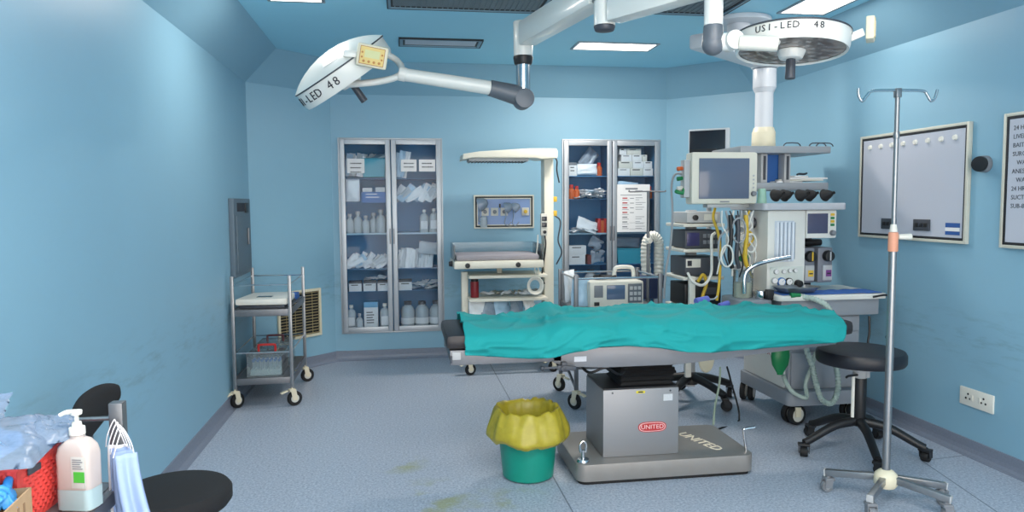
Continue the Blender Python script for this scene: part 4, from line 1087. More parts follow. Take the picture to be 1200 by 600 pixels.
# ------------------------------------------------------------------ stools
def star_base(t, n, r, zc, off, rc=.027):
    for k in range(n):
        a = off+2*PI*k/n; c_, s__ = math.cos(a), math.sin(a)
        MB().tube([(.02*c_, .02*s__, zc+.02), (.45*r*c_, .45*r*s__, zc), (.9*r*c_, .9*r*s__, .085), (r*c_, r*s__, .075)], lambda u: .026-.008*u, 10, 5).build('base_leg', BLACK, t)
        caster(t, r*c_, r*s__, .075, rc, a+1.1, 'black', .04)
sx_, sy_ = 2.412, 3.50
st = thing('round_stool', 'round black padded stool on a five-star base beside the drip stand', 'stool', (sx_, sy_, 0))
MB().lathe([(0, .488), (.19, .488), (.215, .492), (.2235, .505), (.2235, .545), (.215, .56), (.19, .567), (0, .57)], n=48).build('seat', VINYL, st)
MB().cyl((0, 0, .46), (0, 0, .487), .09, None, 20, .004).build('seat_plate', LGREY, st)
MB().cyl((0, 0, .405), (0, 0, .459), .03, .042, 16, .004).b2(.0, .045, -.022, .022, .41, .445, .006).build('lift_housing', LGREY, st)
MB().tube([(-.03, -.02, .43), (-.1, -.05, .435), (-.12, -.06, .43)], .006, 8).build('height_lever', BLACK, st)
MB().cyl((0, 0, .15), (0, 0, .41), .034, .034, 20, .003).build('column', BLACK, st)
MB().cyl((-.045, -.01, .20), (-.045, -.01, .43), .009, None, 10).build('gas_rod', WHITE, st)
star_base(st, 5, .315, .155, math.radians(36))
# ------------------------------------------------------------------ chair at the lower left
lc = thing('surgeon_chair', 'black chair with round seat and curved backrest behind the foreground trolley', 'chair', (-.735, 2.40, 0))
MB().lathe([(0, .385), (.14, .385), (.165, .390), (.176, .405), (.176, .435), (.166, .448), (.14, .454), (0, .457)], n=48).build('seat', FABRIC_K, lc)
MB().cyl((0, 0, .36), (0, 0, .384), .07, None, 20, .004).build('seat_plate', BLACK, lc)
MB().cyl((0, 0, .13), (0, 0, .36), .028, None, 18).build('column', STEEL_D, lc)
star_base(lc, 5, .24, .13, .4, .025)
def back(u, v):
    a = math.radians(146+u*68); r = .258+.02*u
    hh = .125*math.sin(PI*min(1, max(0, .04+u*.92)))**.55
    ph = v*2*PI; th = .024*math.sin(PI*(.06+.88*u))**.4
    zc = .685
    tilt = (-.10*(u-.5))
    return ((r+th*math.cos(ph))*math.cos(a)+.01, (r+th*math.cos(ph))*math.sin(a), zc+tilt+hh*.62*math.sin(ph))
bb = MB(); bb.grid(back, 26, 16); bmesh.ops.remove_doubles(bb.bm, verts=bb.bm.verts[:], dist=.001)
be = [e for e in bb.bm.edges if e.is_boundary]
bmesh.ops.holes_fill(bb.bm, edges=be)
bb.build('backrest', FABRIC_K, lc, None, 70)
MB().tube([(-.03, .005, .372), (-.20, .03, .37), (-.262, .045, .42), (-.262, .05, .63)], .012, 8).build('back_support', STEEL_D, lc)
# ------------------------------------------------------------------ foreground trolley, bottom left
ZF = .76
fx0, fx1, fy0, fy1 = -1.09, -.605, 1.05, 1.63
ft = thing('instrument_trolley', 'stainless steel trolley in the lower left foreground carrying a basket and bottle', 'trolley', ((fx0+fx1)/2, (fy0+fy1)/2, 0), .0)
fw_, fd_ = (fx1-fx0)/2, (fy1-fy0)/2
for sx in (-1, 1):
    for sy in (-1, 1):
        MB().b2(sx*fw_-.014, sx*fw_+.014, sy*fd_-.014, sy*fd_+.014, .13, .935, .003).build('post', STEEL_D, ft)
        caster(ft, sx*fw_, sy*fd_, .14, .05, .5)
for z in (ZF, .30):
    s = MB().b2(-fw_+.015, fw_-.015, -fd_+.006, fd_-.006, z-.004, z, .001)
    for sy in (-1, 1): s.b2(-fw_+.016, fw_-.016, sy*fd_-.006, sy*fd_+.006, z-.03, z, .002)
    for sx in (-1, 1): s.b2(sx*fw_-.006, sx*fw_+.006, -fd_+.016, fd_-.016, z-.03, z, .002)
    s.build('shelf', STEEL_D, ft)
r = MB(); r.cyl((-fw_, fd_, .90), (fw_, fd_, .90), .005, None, 10); r.cyl((-fw_, -fd_, .90), (-fw_, fd_, .90), .005, None, 10); r.build('guard_rail', STEEL, ft)
# hand sanitiser
SAN = clear('sanitizer_plastic', (232, 226, 222), 1.0, .2, .8); LIQ = mat('pale_blue_liquid', (158, 178, 182), .25, 0, .03, 8)
bt = thing('sanitizer_bottle', 'white pump bottle of hand sanitiser with a green label patch', 'bottle', (-.632, 1.50, ZF+.0005), -.25); bt.scale = (.88, .88, .88)
def rbox(w, d, r): return rr_poly(-w, w, -d, d, r)
b = MB()
def loft(mb, secs, cap=True):
    t = bmesh.new(); rings = [[t.verts.new((x, y, z)) for x, y in poly] for poly, z in secs]
    for a, bq in zip(rings, rings[1:]):
        for k in range(len(a)):
            k2 = (k+1) % len(a); t.faces.new((a[k], a[k2], bq[k2], bq[k]))
    if cap: t.faces.new(rings[0][::-1]); t.faces.new(rings[-1])
    return mb._add(t)
loft(b, [(rbox(.036, .023, .012), .0), (rbox(.040, .027, .014), .006), (rbox(.040, .027, .014), .125), (rbox(.037, .025, .016), .142), (rbox(.026, .021, .016), .155), (rbox(.015, .015, .0145), .160), (rbox(.015, .015, .0145), .166)])
bo = b.build('bottle_body', mat('sanitizer_body', (186, 174, 170), .35, 0, .03, 8), bt)
b = MB(); loft(b, [(rbox(.0405, .0275, .0145), .004), (rbox(.0408, .0278, .0145), .05)], False); b.build('liquid_level', LIQ, bo)
b = MB().mat(0).b2(.002, .034, -.0286, -.0274, .055, .125, .0003).mat(1).b2(.008, .033, -.0294, -.0284, .068, .092).mat(2)
for k in range(5): b.b2(.006, .03-.003*(k % 3), -.0294, -.0284, .098+.005*k, .100+.005*k)
b.build('label', [mat('label_grey', (190, 190, 186), .5), mat('label_green', (70, 170, 60), .5), GREY], bo)
MB().cyl((0, 0, .1665), (0, 0, .184), .0165, .016, 24, .002).cyl((0, 0, .184), (0, 0, .195), .011, .009, 18).build('pump_collar', WHITE, bt)
b = MB().cyl((0, 0, .195), (0, 0, .212), .0045, None, 12); b.cyl((0, 0, .211), (0, 0, .221), .011, .012, 18, .002)
b.tube([(.0, 0, .217), (-.02, -.004, .217), (-.034, -.008, .211)], lambda u: .0062-.002*u, 10, 4); b.build('pump_head', WHITE, bt)
# red basket, woven plastic
rb = thing('red_basket', 'red woven plastic basket standing left of the pump bottle', 'basket', (-.752, 1.50, ZF+.0005), -.08)
REDB = mat('coral_red_plastic', (224, 72, 66), .45, 0, .06, 60)
def bsk(w0, w1, d0, d1, h, n=8):
    b = MB(); n0 = [(-w0, -d0), (w0, -d0), (w0, d0), (-w0, d0)]; n1 = [(-w1, -d1), (w1, -d1), (w1, d1), (-w1, d1)]
    for i in range(4):
        j = (i+1) % 4
        def fn(u, v, i=i, j=j):
            p = V((*n0[i], 0)).lerp(V((*n0[j], 0)), u).lerp(V((*n1[i], h)).lerp(V((*n1[j], h)), u), v)
            nn = V(((n0[j][1]-n0[i][1]), -(n0[j][0]-n0[i][0]), 0)).normalized()
            e = min(1, 8*min(u, 1-u), 8*min(v, 1-v))
            return p+nn*(.0026*e*math.sin(u*PI*22+ (PI if int(v*12) % 2 else 0)))
        b.grid(fn, 66, 24)
    b.b2(-w0, w0, -d0, d0, 0, .004); return b
bsk(.060, .068, .09, .10, .118).build('basket_body', REDB, rb)
MB().tube([(-.068, -.10, .118), (.068, -.10, .118), (.068, .10, .118), (-.068, .10, .118)], .0045, 8, 0, True).build('rim', REDB, rb)
MB().b2(.0682, .072, -.07, -.03, .095, .108, .002).build('handle_slot', DGREY, rb)
# plastic bag of blue caps on the basket
BAGB = clear('bluish_film', (180, 200, 224), .9, .22, .34)
def pil(seed, w, d, h, z0=0):
    b = MB(); rv = V((seed*2.3, seed, 0))
    for s in (1, -1):
        def fn(u, v, s=s):
            x, y = (u-.5)*w, (v-.5)*d; e = min(u, 1-u, v, 1-v)
            t_ = h*min(1, e*4.5)**.55
            n = noise.noise(V((u*3.5, v*3.5, s))+rv); n2 = noise.noise(V((u*9, v*9, s))+rv); rd = (1-abs(noise.noise(V((u*6+v*4, v*5-u*2, s*3))+rv)))**5
            return (x+.004*n2*min(1, (1-e*2)), y+.006*n*min(1, (1-e*2)), z0+(t_ if s > 0 else -.12*t_)*(.75+.45*n)+(.006*rd*s if s > 0 else 0)*min(1, e*8)+.0018*n2)
        b.grid(fn, 30, 30)
    bmesh.ops.remove_doubles(b.bm, verts=b.bm.verts[:], dist=.0006); return b
pb_ = pil(3, .24, .22, .055).build('plastic_pack', BAGB, None, (-.79, 1.46, ZF+.135), 70); pb_.rotation_euler = (0, .06, .15)
tag(pb_, 'clear plastic pack of pale blue caps lying on the red basket', 'plastic pack')
cp = pil(5, .17, .15, .03).build('disposable_cap', mat('pale_blue_cloth', (150, 190, 220), .8, 0, .1, 30, .3, 200), None, (-.80, 1.45, ZF+.142), 70)
tag(cp, 'pale blue folded disposable caps inside the clear pack', 'cap')
fl = pil(8, .10, .12, .018).build('loose_film', BAGB, None, (-.69, 1.53, ZF+.150), 70); fl.rotation_euler = (.2, .1, .6)
tag(fl, 'loose end of clear film beside the pump bottle', 'film')
pk = pil(12, .16, .12, .012).build('plastic_pack', BAGB, None, (-.875, 1.56, ZF+.175), 70); pk.rotation_euler = (.5, .0, .2)
tag(pk, 'second clear pack sticking up behind the first at the left edge', 'plastic pack')
# cardboard box with blue gloves
cb_ = thing('glove_carton', 'open brown cardboard box of blue gloves at the left edge', 'box', (-.712, 1.30, ZF+.0005), .10)
CARD = mat('brown_card_board', (176, 146, 112), .8, 0, .1, 60)
b = MB(); w, d, h = .052, .09, .085
b.b2(-w, w, -d, d, 0, .003); b.b2(-w, -w+.003, -d, d, .003, h); b.b2(w-.003, w, -d, d, .003, h); b.b2(-w+.003, w-.003, -d, -d+.003, .003, h); b.b2(-w+.003, w-.003, d-.003, d, .003, h)
b.build('carton_body', CARD, cb_)
s_ = MB()
for k in range(6): s_.b2(w-.0002, w+.0006, -.07+.024*k, -.062+.024*k, .01, .07)
s_.build('printed_stripe', mat('card_print', (140, 112, 84), .8), cb_)
GLV = mat('blue_nitrile', (54, 140, 206), .5, 0, .1, 30)
for k, (x, y, z, rz) in enumerate(((-.722, 1.31, .078, .3), (-.732, 1.27, .082, 1.2), (-.712, 1.35, .075, 2.0))):
    g = thing('nitrile_glove', 'crumpled blue glove in the cardboard box, %s of three' % ('front', 'middle', 'back')[(1, 0, 2)[k]], 'glove', (x, y, ZF+z), rz, 'gloves in the cardboard box')
    gm = pil(20+k, .075, .07, .028)
    for q in range(3): gm.tube([(.015+.0*q, -.02+.02*q, .012), (.035, -.024+.023*q, .026), (.046, -.026+.025*q, .02)], lambda u: .0085-.002*u, 8, 4)
    gm.build('glove_palm', GLV, g, None, 80)
# face masks hanging on the rail beside the post
MASK = mat('mask_blue', (146, 166, 206), .85, 0, .06, 60, .2, 300); MASKW = mat('mask_white', (226, 222, 226), .85, 0, .03)
for k in range(4):
    mk = thing('face_mask', 'pale blue face mask hanging by its loops at the trolley post, %s from the left' % ORD[k], 'face mask', (-.602+.013*k, 1.603-.022*k, .905), .05+.16*k, 'face masks hanging at the trolley post')
    def mf(u, v, k=k):
        z = -.055-.165*v; x = (u-.5)*(.040+.010*v)+.02*v*v*(.3+.2*k)+.004; y = .010*math.sin(u*PI*3+k)*(.3+v)-.012*k*v
        return (x, y, z)
    mm = MB().mat(1 if k == 0 else 0).grid(mf, 12, 16)
    o = mm.build('mask_sheet', [MASK, MASKW], mk, None, 80); sm = o.modifiers.new('t', 'SOLIDIFY'); sm.thickness = .0015
    for s in (-1, 1): MB().tube([(.0, .0, .0), (.006*s, -.004, -.012), (.014*s, -.006, -.035), (.019*s, 0, -.058)], .0012, 6, 5).build('ear_loop', MASKW, mk)
# crumpled tissue at the front
ti = pil(30, .05, .05, .02).build('crumpled_tissue', mat('pinkish_tissue', (226, 200, 192), .85, 0, .04), None, (-.62, 1.385, ZF+.004), 80)
tag(ti, 'small crumpled pinkish tissue on the trolley in front of the pump bottle', 'tissue')

# ------------------------------------------------------------------ surgical lights
LW = mat('lamp_white', (224, 224, 218), .3, 0, .02, 10, coat=.3)
LGRE = mat('knuckle_grey', (96, 102, 110), .4, .1)
sx0, sy0 = .855, 3.0
sp0 = thing('ceiling_spindle', 'white ceiling spindle carrying both surgical light arms', 'ceiling mount', (sx0, sy0, CEIL))
MB().cyl((0, 0, -.001), (0, 0, -.05), .14, .13, 32, .008).build('ceiling_cover', LW, sp0)
MB().cyl((0, 0, -.05), (0, 0, -.43), .045, None, 28).build('spindle_tube', LW, sp0)
MB().cyl((0, 0, -.43), (0, 0, -.452), .046, .040, 28, .006).build('end_cap', DGREY, sp0)
MB().cyl((0, 0, -.325), (0, 0, -.33), .052, None, 28).build('joint_ring', STEEL, sp0)
def ray_near(x, y, z): return atz(x, y, z)
def barbox(mb, a, b, w, h, bev): return mb.bar(a, b, w, h, bev)
# left light
ll = thing('surgical_light', 'left surgical light, tilted white dome head on a long white arm', 'surgical light', (sx0, sy0, 2.25))
o_ = V((sx0, sy0, 2.25)); Lc = lambda p: V(p)-o_
J1 = V((.655, 3.86, 0))
dA = (J1-V((sx0, sy0, 0))).normalized()
barbox(MB(), V((dA.x*.05, dA.y*.05, -.005)), V((J1.x-sx0, J1.y-sy0, -.015))-dA*.05, .10, .12, .014).build('extension_arm', LW, ll)
MB().cyl(Lc((J1.x, J1.y, 2.31)), Lc((J1.x, J1.y, 2.13)), .052, .05, 28, .005).build('elbow_housing', LW, ll)
MB().cyl(Lc((J1.x, J1.y, 2.129)), Lc((J1.x, J1.y, 2.085)), .054, .046, 28, .008).build('rotation_ring', BLACK, ll)
MB().cyl(Lc((J1.x, J1.y, 2.085)), Lc((J1.x, J1.y, 1.93)), .037, None, 24).build('drop_tube', CHROME, ll)
kq = Lc((J1.x, J1.y, 1.905))
MB().cyl(kq+V((0, -.055, 0)), kq+V((0, .055, 0)), .052, None, 26, .008).build('knuckle', LGRE, ll)
A0 = aty(608, 112, J1.y); A1 = aty(574, 103, 3.84); A2 = aty(474, 87.5, 3.80)
MB().tube([Lc(A0), Lc(A0.lerp(A1, .5)), Lc(A1)], lambda u: .054-.012*u, 18, 2).build('spring_sleeve', LGRE, ll)
MB().cyl(Lc(A1+(A2-A1)*.0), Lc(A2), .037, .033, 22).build('spring_arm', LW, ll)
HC = aty(397.5, 77, 3.80)
ax = V((.57, .22, -.80)).normalized()             # direction the light points
e1 = V((105/127, 0, 73/127)); e1 = (e1-ax*e1.dot(ax)).normalized(); e2 = ax.cross(e1)
HM = Matrix((e1, -e2, -ax)).transposed().to_4x4(); HM.translation = HC-o_
def lamp_head(parent, M, Rr, side_h, words, word_ang, tsz, dome_h, handle=.12, tz=.5):
    h_ = MB().lathe([(Rr*.93, -side_h+.002), (Rr*.97, -side_h-.004), (Rr, -side_h+.012), (Rr*1.0, -.006), (Rr*1.015, -.002)], (0, 0, 0), 64)
    h_.tr(M); hd_ = h_.build('lamp_housing', LW, parent)
    d_ = MB().lathe([(Rr*1.02, 0), (Rr*1.015, .004)]+[(Rr*q, dome_h*(1-q*q)**.85+.004) for q in (.97, .92, .85, .75, .62, .45, .25)]+[(0, dome_h+.004)], n=64); d_.tr(M); d_.build('dome_cover', LW, hd_)
    s__ = MB().lathe([(Rr*1.018, -.003), (Rr*1.022, -.001), (Rr*1.022, .002), (Rr*1.018, .004)], n=64); s__.tr(M); s__.build('seam_ring', DGREY, hd_)
    g_ = MB().mat(0).lathe([(Rr*.93, -side_h+.004), (Rr*.5, -side_h+.012), (0, -side_h+.014)], n=48)
    rr_ = random.Random(3)
    for ring, n in ((.78, 22), (.58, 16), (.38, 10)):
        for k in range(n):
            a = 2*PI*k/n; g_.mat(1).cyl((Rr*ring*math.cos(a), Rr*ring*math.sin(a), -side_h+.010), (Rr*ring*math.cos(a), Rr*ring*math.sin(a), -side_h+.004), .055*Rr/.3, None, 10)
    g_.tr(M); g_.build('led_panel', [mat('lamp_glass_dark', (72, 70, 72), .2), mat('led_lens', (160, 150, 144), .15, .2, .2, 40)], hd_)
    q_ = MB().mat(0).cyl((0, 0, -side_h+.004), (0, 0, -side_h-.028), Rr*.26, Rr*.2, 28, .006); q_.tr(M); ho = q_.build('handle_boss', LW, hd_)
    q_ = MB().cyl((0, 0, -side_h-.028), (0, 0, -side_h-.028-handle), .017, .019, 18, .004); q_.tr(M); q_.build('sterile_handle', DGREY, ho)
    t_ = MB(); n = len(words); da = tsz*.66/Rr
    for k, ch in enumerate(words):
        if ch == ' ': continue
        a = word_ang+(k-(n-1)/2)*da
        P_ = V((Rr*1.005*math.cos(a), Rr*1.005*math.sin(a), -side_h*tz))
        xx = V((-math.sin(a), math.cos(a), 0)); zz = V((math.cos(a), math.sin(a), 0)); yy = V((0, 0, 1))
        t_.text(ch, tsz, Matrix((xx, yy, zz)).transposed().to_4x4() if False else (Matrix.Translation(P_) @ Matrix((xx, yy, zz)).transposed().to_4x4()), .0012)
    t_.tr(M); t_.build('lettering', INK, hd_)
    return hd_
Minv = HM.to_3x3().inverted(); vd = Minv @ (CAMP-HC); va = math.atan2(vd.y, vd.x)
lh = lamp_head(ll, HM, .262, .085, 'USI-LED 48', va-.86, .058, .085, .10)
# dome window and control panel
wq = MB()
lm = Minv @ (aty(385, 60, 3.55)-HC)
wa = va-.12
wq.grid(lambda u, v: (HM @ V((math.cos(wa+(u-.5)*.42)*(.215-.06*v), math.sin(wa+(u-.5)*.42)*(.215-.06*v), .0065+.085*(1-((.215-.06*v)/.262)**2)**.85))), 8, 3)
wq.build('status_window', mat('white_window', (245, 246, 248), .3, 0, .01), lh, None, 80)
CPc = aty(436, 66, 3.52); fdir = (CAMP-CPc).normalized(); rx = V((.985, 0, -.17)); rx = (rx-fdir*rx.dot(fdir)).normalized(); ry = fdir.cross(rx)
CM = Matrix((rx, ry, fdir)).transposed().to_4x4(); CM.translation = CPc-o_
c_ = MB().box((0, 0, -.02), (.145, .105, .05), .014); c_.tr(CM); cpn = c_.build('control_panel', CREAM, ll)
c_ = MB().mat(0).box((0, 0, .006), (.112, .08, .002)).mat(1).box((0, .008, .0075), (.07, .035, .002)).mat(2)
for k in range(4): c_.cyl((-.036+.024*k, -.027, .007), (-.036+.024*k, -.027, .010), .0065, None, 10)
for k in range(2):
    for s in (-1, 1): c_.cyl((s*.046, -.01+.022*k, .007), (s*.046, -.01+.022*k, .010), .005, None, 10)
c_.mat(3)
for a, b_ in (((-.056, -.04), (.056, -.04)), ((.056, -.04), (.056, .04)), ((.056, .04), (-.056, .04)), ((-.056, .04), (-.056, -.04))):
    c_.bar((*a, .0072), (*b_, .0072), .0025, .0025)
c_.tr(CM); c_.build('key_pad', [mat('pad_yellow', (222, 196, 120), .45), mat('pad_display', (206, 206, 150), .4), mat('pad_button', (188, 128, 60), .45), mat('pad_line', (170, 110, 60), .5)], cpn)
rim_near = HC + (HM.to_3x3() @ V((math.cos(va+.2), math.sin(va+.2), 0)))*.25
MB().bar(CPc-o_-fdir*.045, rim_near-o_-ax*-.04*-1, .03, .03, .004).build('panel_bracket', LW, ll)
yk = [aty(450, 62, 3.93), aty(464, 70, 3.93), aty(471, 80, 3.87), aty(467, 89, 3.80), aty(447, 95, 3.76), aty(415, 98.5, 3.76), aty(388, 98, 3.80), aty(376, 92, 3.84)]
MB().tube([Lc(p) for p in yk], .017, 12, 6).build('yoke', LW, ll)
MB().cyl(Lc(A2)-V((.03, 0, -.008)), Lc(A2)+V((.01, 0, -.003)), .038, .036, 20, .005).build('yoke_hub', LW, ll)

# right light
rl = thing('surgical_light', 'right surgical light, round white head seen from below with dark lens', 'surgical light', (sx0, sy0, 2.14))
o_ = V((sx0, sy0, 2.14)); Lc = lambda p: V(p)-o_
YL = 2.60
J2 = aty(836, 20, 2.52); J2 = V((J2.x, 2.52, 0))
dA = (J2-V((sx0, sy0, 0))).normalized()
MB().bar(dA*.05, V((J2.x-sx0, J2.y-sy0, 0))-dA*.045, .085, .095, .012).build('extension_arm', LW, rl)
MB().cyl(Lc((J2.x, J2.y, 2.20)), Lc((J2.x, J2.y, 2.10)), .05, None, 26, .006).build('elbow_housing', LW, rl)
MB().cyl(Lc((J2.x, J2.y, 2.10)), Lc((J2.x, J2.y, 2.075)), .046, .036, 26, .006).build('rotation_ring', LGRE, rl)
MB().cyl(Lc((J2.x, J2.y, 2.075)), Lc((J2.x, J2.y, 1.985)), .033, None, 22).build('drop_tube', LW, rl)
kp = aty(835, 48, J2.y)
MB().cyl(Lc((J2.x, J2.y, 1.985)), Lc((J2.x, J2.y, kp.z-.01)), .034, .039, 22, .004).sph(Lc((J2.x, J2.y, kp.z-.012)), .040, (1, 1, 1), 20).build('knuckle', LGRE, rl)
q0, q1, q2 = aty(840, 50, J2.y), aty(857, 48.5, 2.50), aty(866, 50, 2.47)
MB().cyl(Lc(q0), Lc(q1), .03, .034, 22, .004).build('arm_joint', LW, rl)
MB().cyl(Lc(q1)+V((0, -.038, 0)), Lc(q1)+V((0, .03, 0)), .034, None, 22, .005).build('pivot_disc', LW, rl)
RC = aty(928, 42, YL)
MB().cyl(Lc(q2), Lc(aty(912, 51.5, 2.415)), .026, .027, 22, .006).build('spring_arm', OFFW, rl)
ax = V((-.06, -.06, -1)).normalized(); e1 = V((1, 0, -.06)); e1 = (e1-ax*e1.dot(ax)).normalized(); e2 = ax.cross(e1)
RM = Matrix((e1, -e2, -ax)).transposed().to_4x4(); RM.translation = RC-o_
Minv = RM.to_3x3().inverted(); vd = Minv @ (CAMP-RC); va = math.atan2(vd.y, vd.x)
rh = lamp_head(rl, RM, .205, .060, 'USI-LED  48', va-.05, .034, .030, .075, .36)
# control box at the right side on a bracket
b0 = RC+V((.19, -.03, -.02)); b1 = aty(1014, 38, YL-.05)
MB().bar(Lc(b0), Lc(b1)+V((-.01, 0, 0)), .035, .03, .005).build('panel_bracket', LW, rl)
M_ = Matrix.Translation(Lc(aty(1020, 34.5, YL-.05))) @ Matrix.Rotation(.95, 4, 'Z')
c_ = MB().box((0, 0, 0), (.09, .03, .085), .006); c_.tr(M_); cq = c_.build('control_panel', CREAM, rl)
c_ = MB().mat(0).box((0, -.0158, 0), (.075, .002, .07)).mat(1)
for i in range(3):
    for j in range(3): c_.box((-.022+.022*i, -.0175, -.02+.02*j), (.012, .003, .010), .001)
c_.tr(M_); c_.build('key_pad', [mat('pad_yellow', (222, 196, 120), .45), OFFW], cq)
MB().tube([Lc(RC+V((-.13, -.13, -.055))), Lc(aty(905, 54, 2.42))], .012, 12, 0).build('yoke', LW, rl)
# ------------------------------------------------------------------ ceiling pendant
YP = 4.74
pc = aty(895, 150, YP); px_ = pc.x
pn = thing('ceiling_pendant', 'white ceiling pendant column with two grey equipment shelves behind the anaesthesia machine', 'pendant', (px_, YP, CEIL))
PW = mat('pendant_white', (206, 210, 216), .35, 0, .02)
zb = aty(895, 172, YP).z
MB().cyl((0, 0, 2.16-CEIL), (0, 0, zb+.005-CEIL), .060, None, 30).build('pendant_column', PW, pn)
MB().cyl((0, 0, 2.26-CEIL), (0, 0, 2.13-CEIL), .078, .078, 30, .006).cyl((0, 0, 2.1299-CEIL), (0, 0, 2.10-CEIL), .078, .062, 30).build('column_collar', PW, pn)
MB().cyl((0, 0, zb+.13-CEIL), (0, 0, zb+.10-CEIL), .066, .076, 30).cyl((0, 0, zb+.0999-CEIL), (0, 0, zb+.0-CEIL), .078, .08, 30, .004).build('column_foot', CREAM, pn)
pa = atz(822, 50, 2.30); a0 = V((pa.x-px_, pa.y-YP, 2.33-CEIL))
dA = V((a0.x, a0.y, 0)).normalized()
ar = MB().bar(V((a0.x, a0.y, -.205)), V((0, 0, -.205)), .17, .09, .02); ar.cyl((0, 0, -.13), (0, 0, -.255), .10, .09, 30, .008)
ar.build('pendant_arm', PW, pn)
mq = V((a0.x, a0.y, 0))*.45
MB().cyl(mq+V((0, 0, -.001)), mq+V((0, 0, -.03)), .2, None, 36, .005).cyl(mq+V((0, 0, -.031)), mq+V((0, 0, -.165)), .075, None, 26).build('ceiling_flange', PW, pn)
def sh(pxa, pxb, py, Y0, Y1, th, label):
    xa, xb = aty(pxa, py, Y0).x, aty(pxb, py, Y0).x; z = aty(895, py, Y0).z
    s = MB().b2(xa-px_, xb-px_, Y0-YP, Y1-YP, z-CEIL-th, z-CEIL, .006).build('shelf', mat('pendant_shelf_grey', (150, 156, 162), .4, .3, .04), pn)
    return s, xa, xb, z
s1_, a1, b1, z1s = sh(868, 974, 171, 4.42, 4.86, .045, '')
r_ = MB()
for x in (a1-px_+.30, a1-px_+.48, b1-px_-.10): r_.tube([(x, 4.43-YP, z1s-CEIL), (x+.02, 4.43-YP, z1s-CEIL+.02), (x+.10, 4.43-YP, z1s-CEIL+.02), (x+.12, 4.43-YP, z1s-CEIL)], .004, 6, 2)
r_.build('edge_rail', DGREY, s1_)
s2_, a2, b2_, z2s = sh(884, 971, 214, 4.42, 4.86, .05, '')
for px2 in (894, 921):
    x = aty(px2, 195, 4.50).x-px_
    MB().b2(x-.022, x+.022, 4.48-YP, 4.56-YP, z2s-CEIL+.001, z1s-CEIL-.046, .004).mat(1).b2(x-.008, x+.008, 4.474-YP, 4.4795-YP, z2s-CEIL+.02, z1s-CEIL-.06).build('shelf_support', [LGREY, DGREY], pn)
xa, xb = aty(897, 195, 4.52).x-px_, aty(918, 195, 4.52).x-px_
MB().b2(xa, xb, 4.57-YP, 4.578-YP, z2s-CEIL+.002, z1s-CEIL-.047).build('back_panel', mat('panel_royal_blue', (44, 98, 168), .5), pn)
for k, (pa_, pb2, dz, rz, m_) in enumerate(((908, 940, .0, .1, PAPER), (915, 965, .012, -.08, OFFW), (922, 970, .024, .05, PAPER), (925, 945, .036, .3, PAPER))):
    xa, xb = aty(pa_, 210, 4.5).x, aty(pb2, 210, 4.5).x
    tag(MB().box((0, 0, .006), (xb-xa, .2, .0105), .002, rz).build('paper_stack', m_, None, ((xa+xb)/2, 4.60, z2s+.0005+dz)), 'pile of white papers on the lower pendant shelf, %s from the bottom' % ORD[k], 'papers', 'papers on the pendant shelf')
tag(MB().tube([(0, 0, 0), (.02, .01, .006), (.05, .0, .004), (.08, .02, .01)], .007, 8).build('pen', DGREY, None, (aty(937, 205, 4.52).x, 4.55, z2s+.056)), 'dark pen on top of the papers on the pendant shelf', 'pen')

# ------------------------------------------------------------------ anaesthesia machine
mx_, my_ = 2.5, 4.25
am = thing('anaesthesia_machine', 'white anaesthesia machine with flow tubes, vaporizers and screen behind the operating table', 'anaesthesia machine', (mx_, my_, 0))
def Q(x0, x1, y0, y1, z0, z1): return x0-mx_, x1-mx_, y0-my_, y1-my_, z0, z1
AW = mat('machine_white', (222, 222, 216), .4, 0, .03)
MG = mat('machine_grey', (142, 148, 156), .45, 0, .04)
ch = MB(); ch.prism(rr_poly(*Q(2.27, 2.79, 3.965, 4.62, 0, 0)[:4], .04), .085, Matrix.Translation((0, 0, .125)), .008)
ch.build('chassis', MG, am)
def big_wheel(x, y, rz):
    t_ = MB().cyl((x-mx_, y-my_, .10), (x-mx_, y-my_, .126), .018, None, 12)
    t_.box((x-mx_, y-my_, .118), (.04, .07, .02), .005, rz); fo = t_.build('caster', CREAM, am)
    M = Matrix.Translation((x-mx_, y-my_, 0)) @ Matrix.Rotation(rz, 4, 'Z')
    for s in (-1, 1):
        w = MB(); A = Matrix.Translation((0, s*.026, .062)) @ FACE
        w.mat(0).lathe([(.035, -.016), (.058, -.017), (.062, -.01), (.062, .01), (.058, .017), (.035, .016)], (0, 0, 0), 26, A)
        w.mat(1).lathe([(0, -.019), (.042, -.017), (.042, .017), (0, .019)], (0, 0, 0), 22, A); w.tr(M); w.build('wheel', [RUBBER, OFFW], fo)
for (x, y, rz) in ((2.33, 4.60, .9), (2.345, 4.04, .25), (2.73, 4.58, .5), (2.745, 4.06, .3)): big_wheel(x, y, rz)
MB().box((2.345-mx_, 3.985-my_, .085), (.035, .012, .06), .003).build('brake_lever', CREAM, am)
body = MB().b2(*Q(2.30, 2.765, 4.03, 4.60, .211, .665), .008).build('lower_body', MG, am)
for (z0, z1) in ((.235, .44), (.455, .555), (.565, .655)):
    d_ = MB().b2(*Q(2.315, 2.75, 4.018, 4.0295, z0, z1), .004).build('drawer', MG, am)
    MB().b2(*Q(2.42, 2.65, 4.006, 4.0175, z1-.032, z1-.016), .003).build('drawer_handle', LGREY, d_)
sp_ = MB().b2(*Q(2.292, 2.2995, 4.06, 4.585, .215, .56), .002).build('side_cover', AW, am)
tx = MB(); y = 4.44; 
sideM = lambda y, z: Matrix.Translation((2.2915-mx_, y-my_, z)) @ Matrix.Rotation(-PI/2, 4, 'Z') @ FACE
for k, (cc, col) in enumerate((('B', 0), ('-', 0), ('V', 0), ('-', 0), ('a', 0), ('X', 1), ('X', 1), ('X', 1))):
    tx.mat(col).text(cc, .052, sideM(4.47-.044*k, .40), .0005)
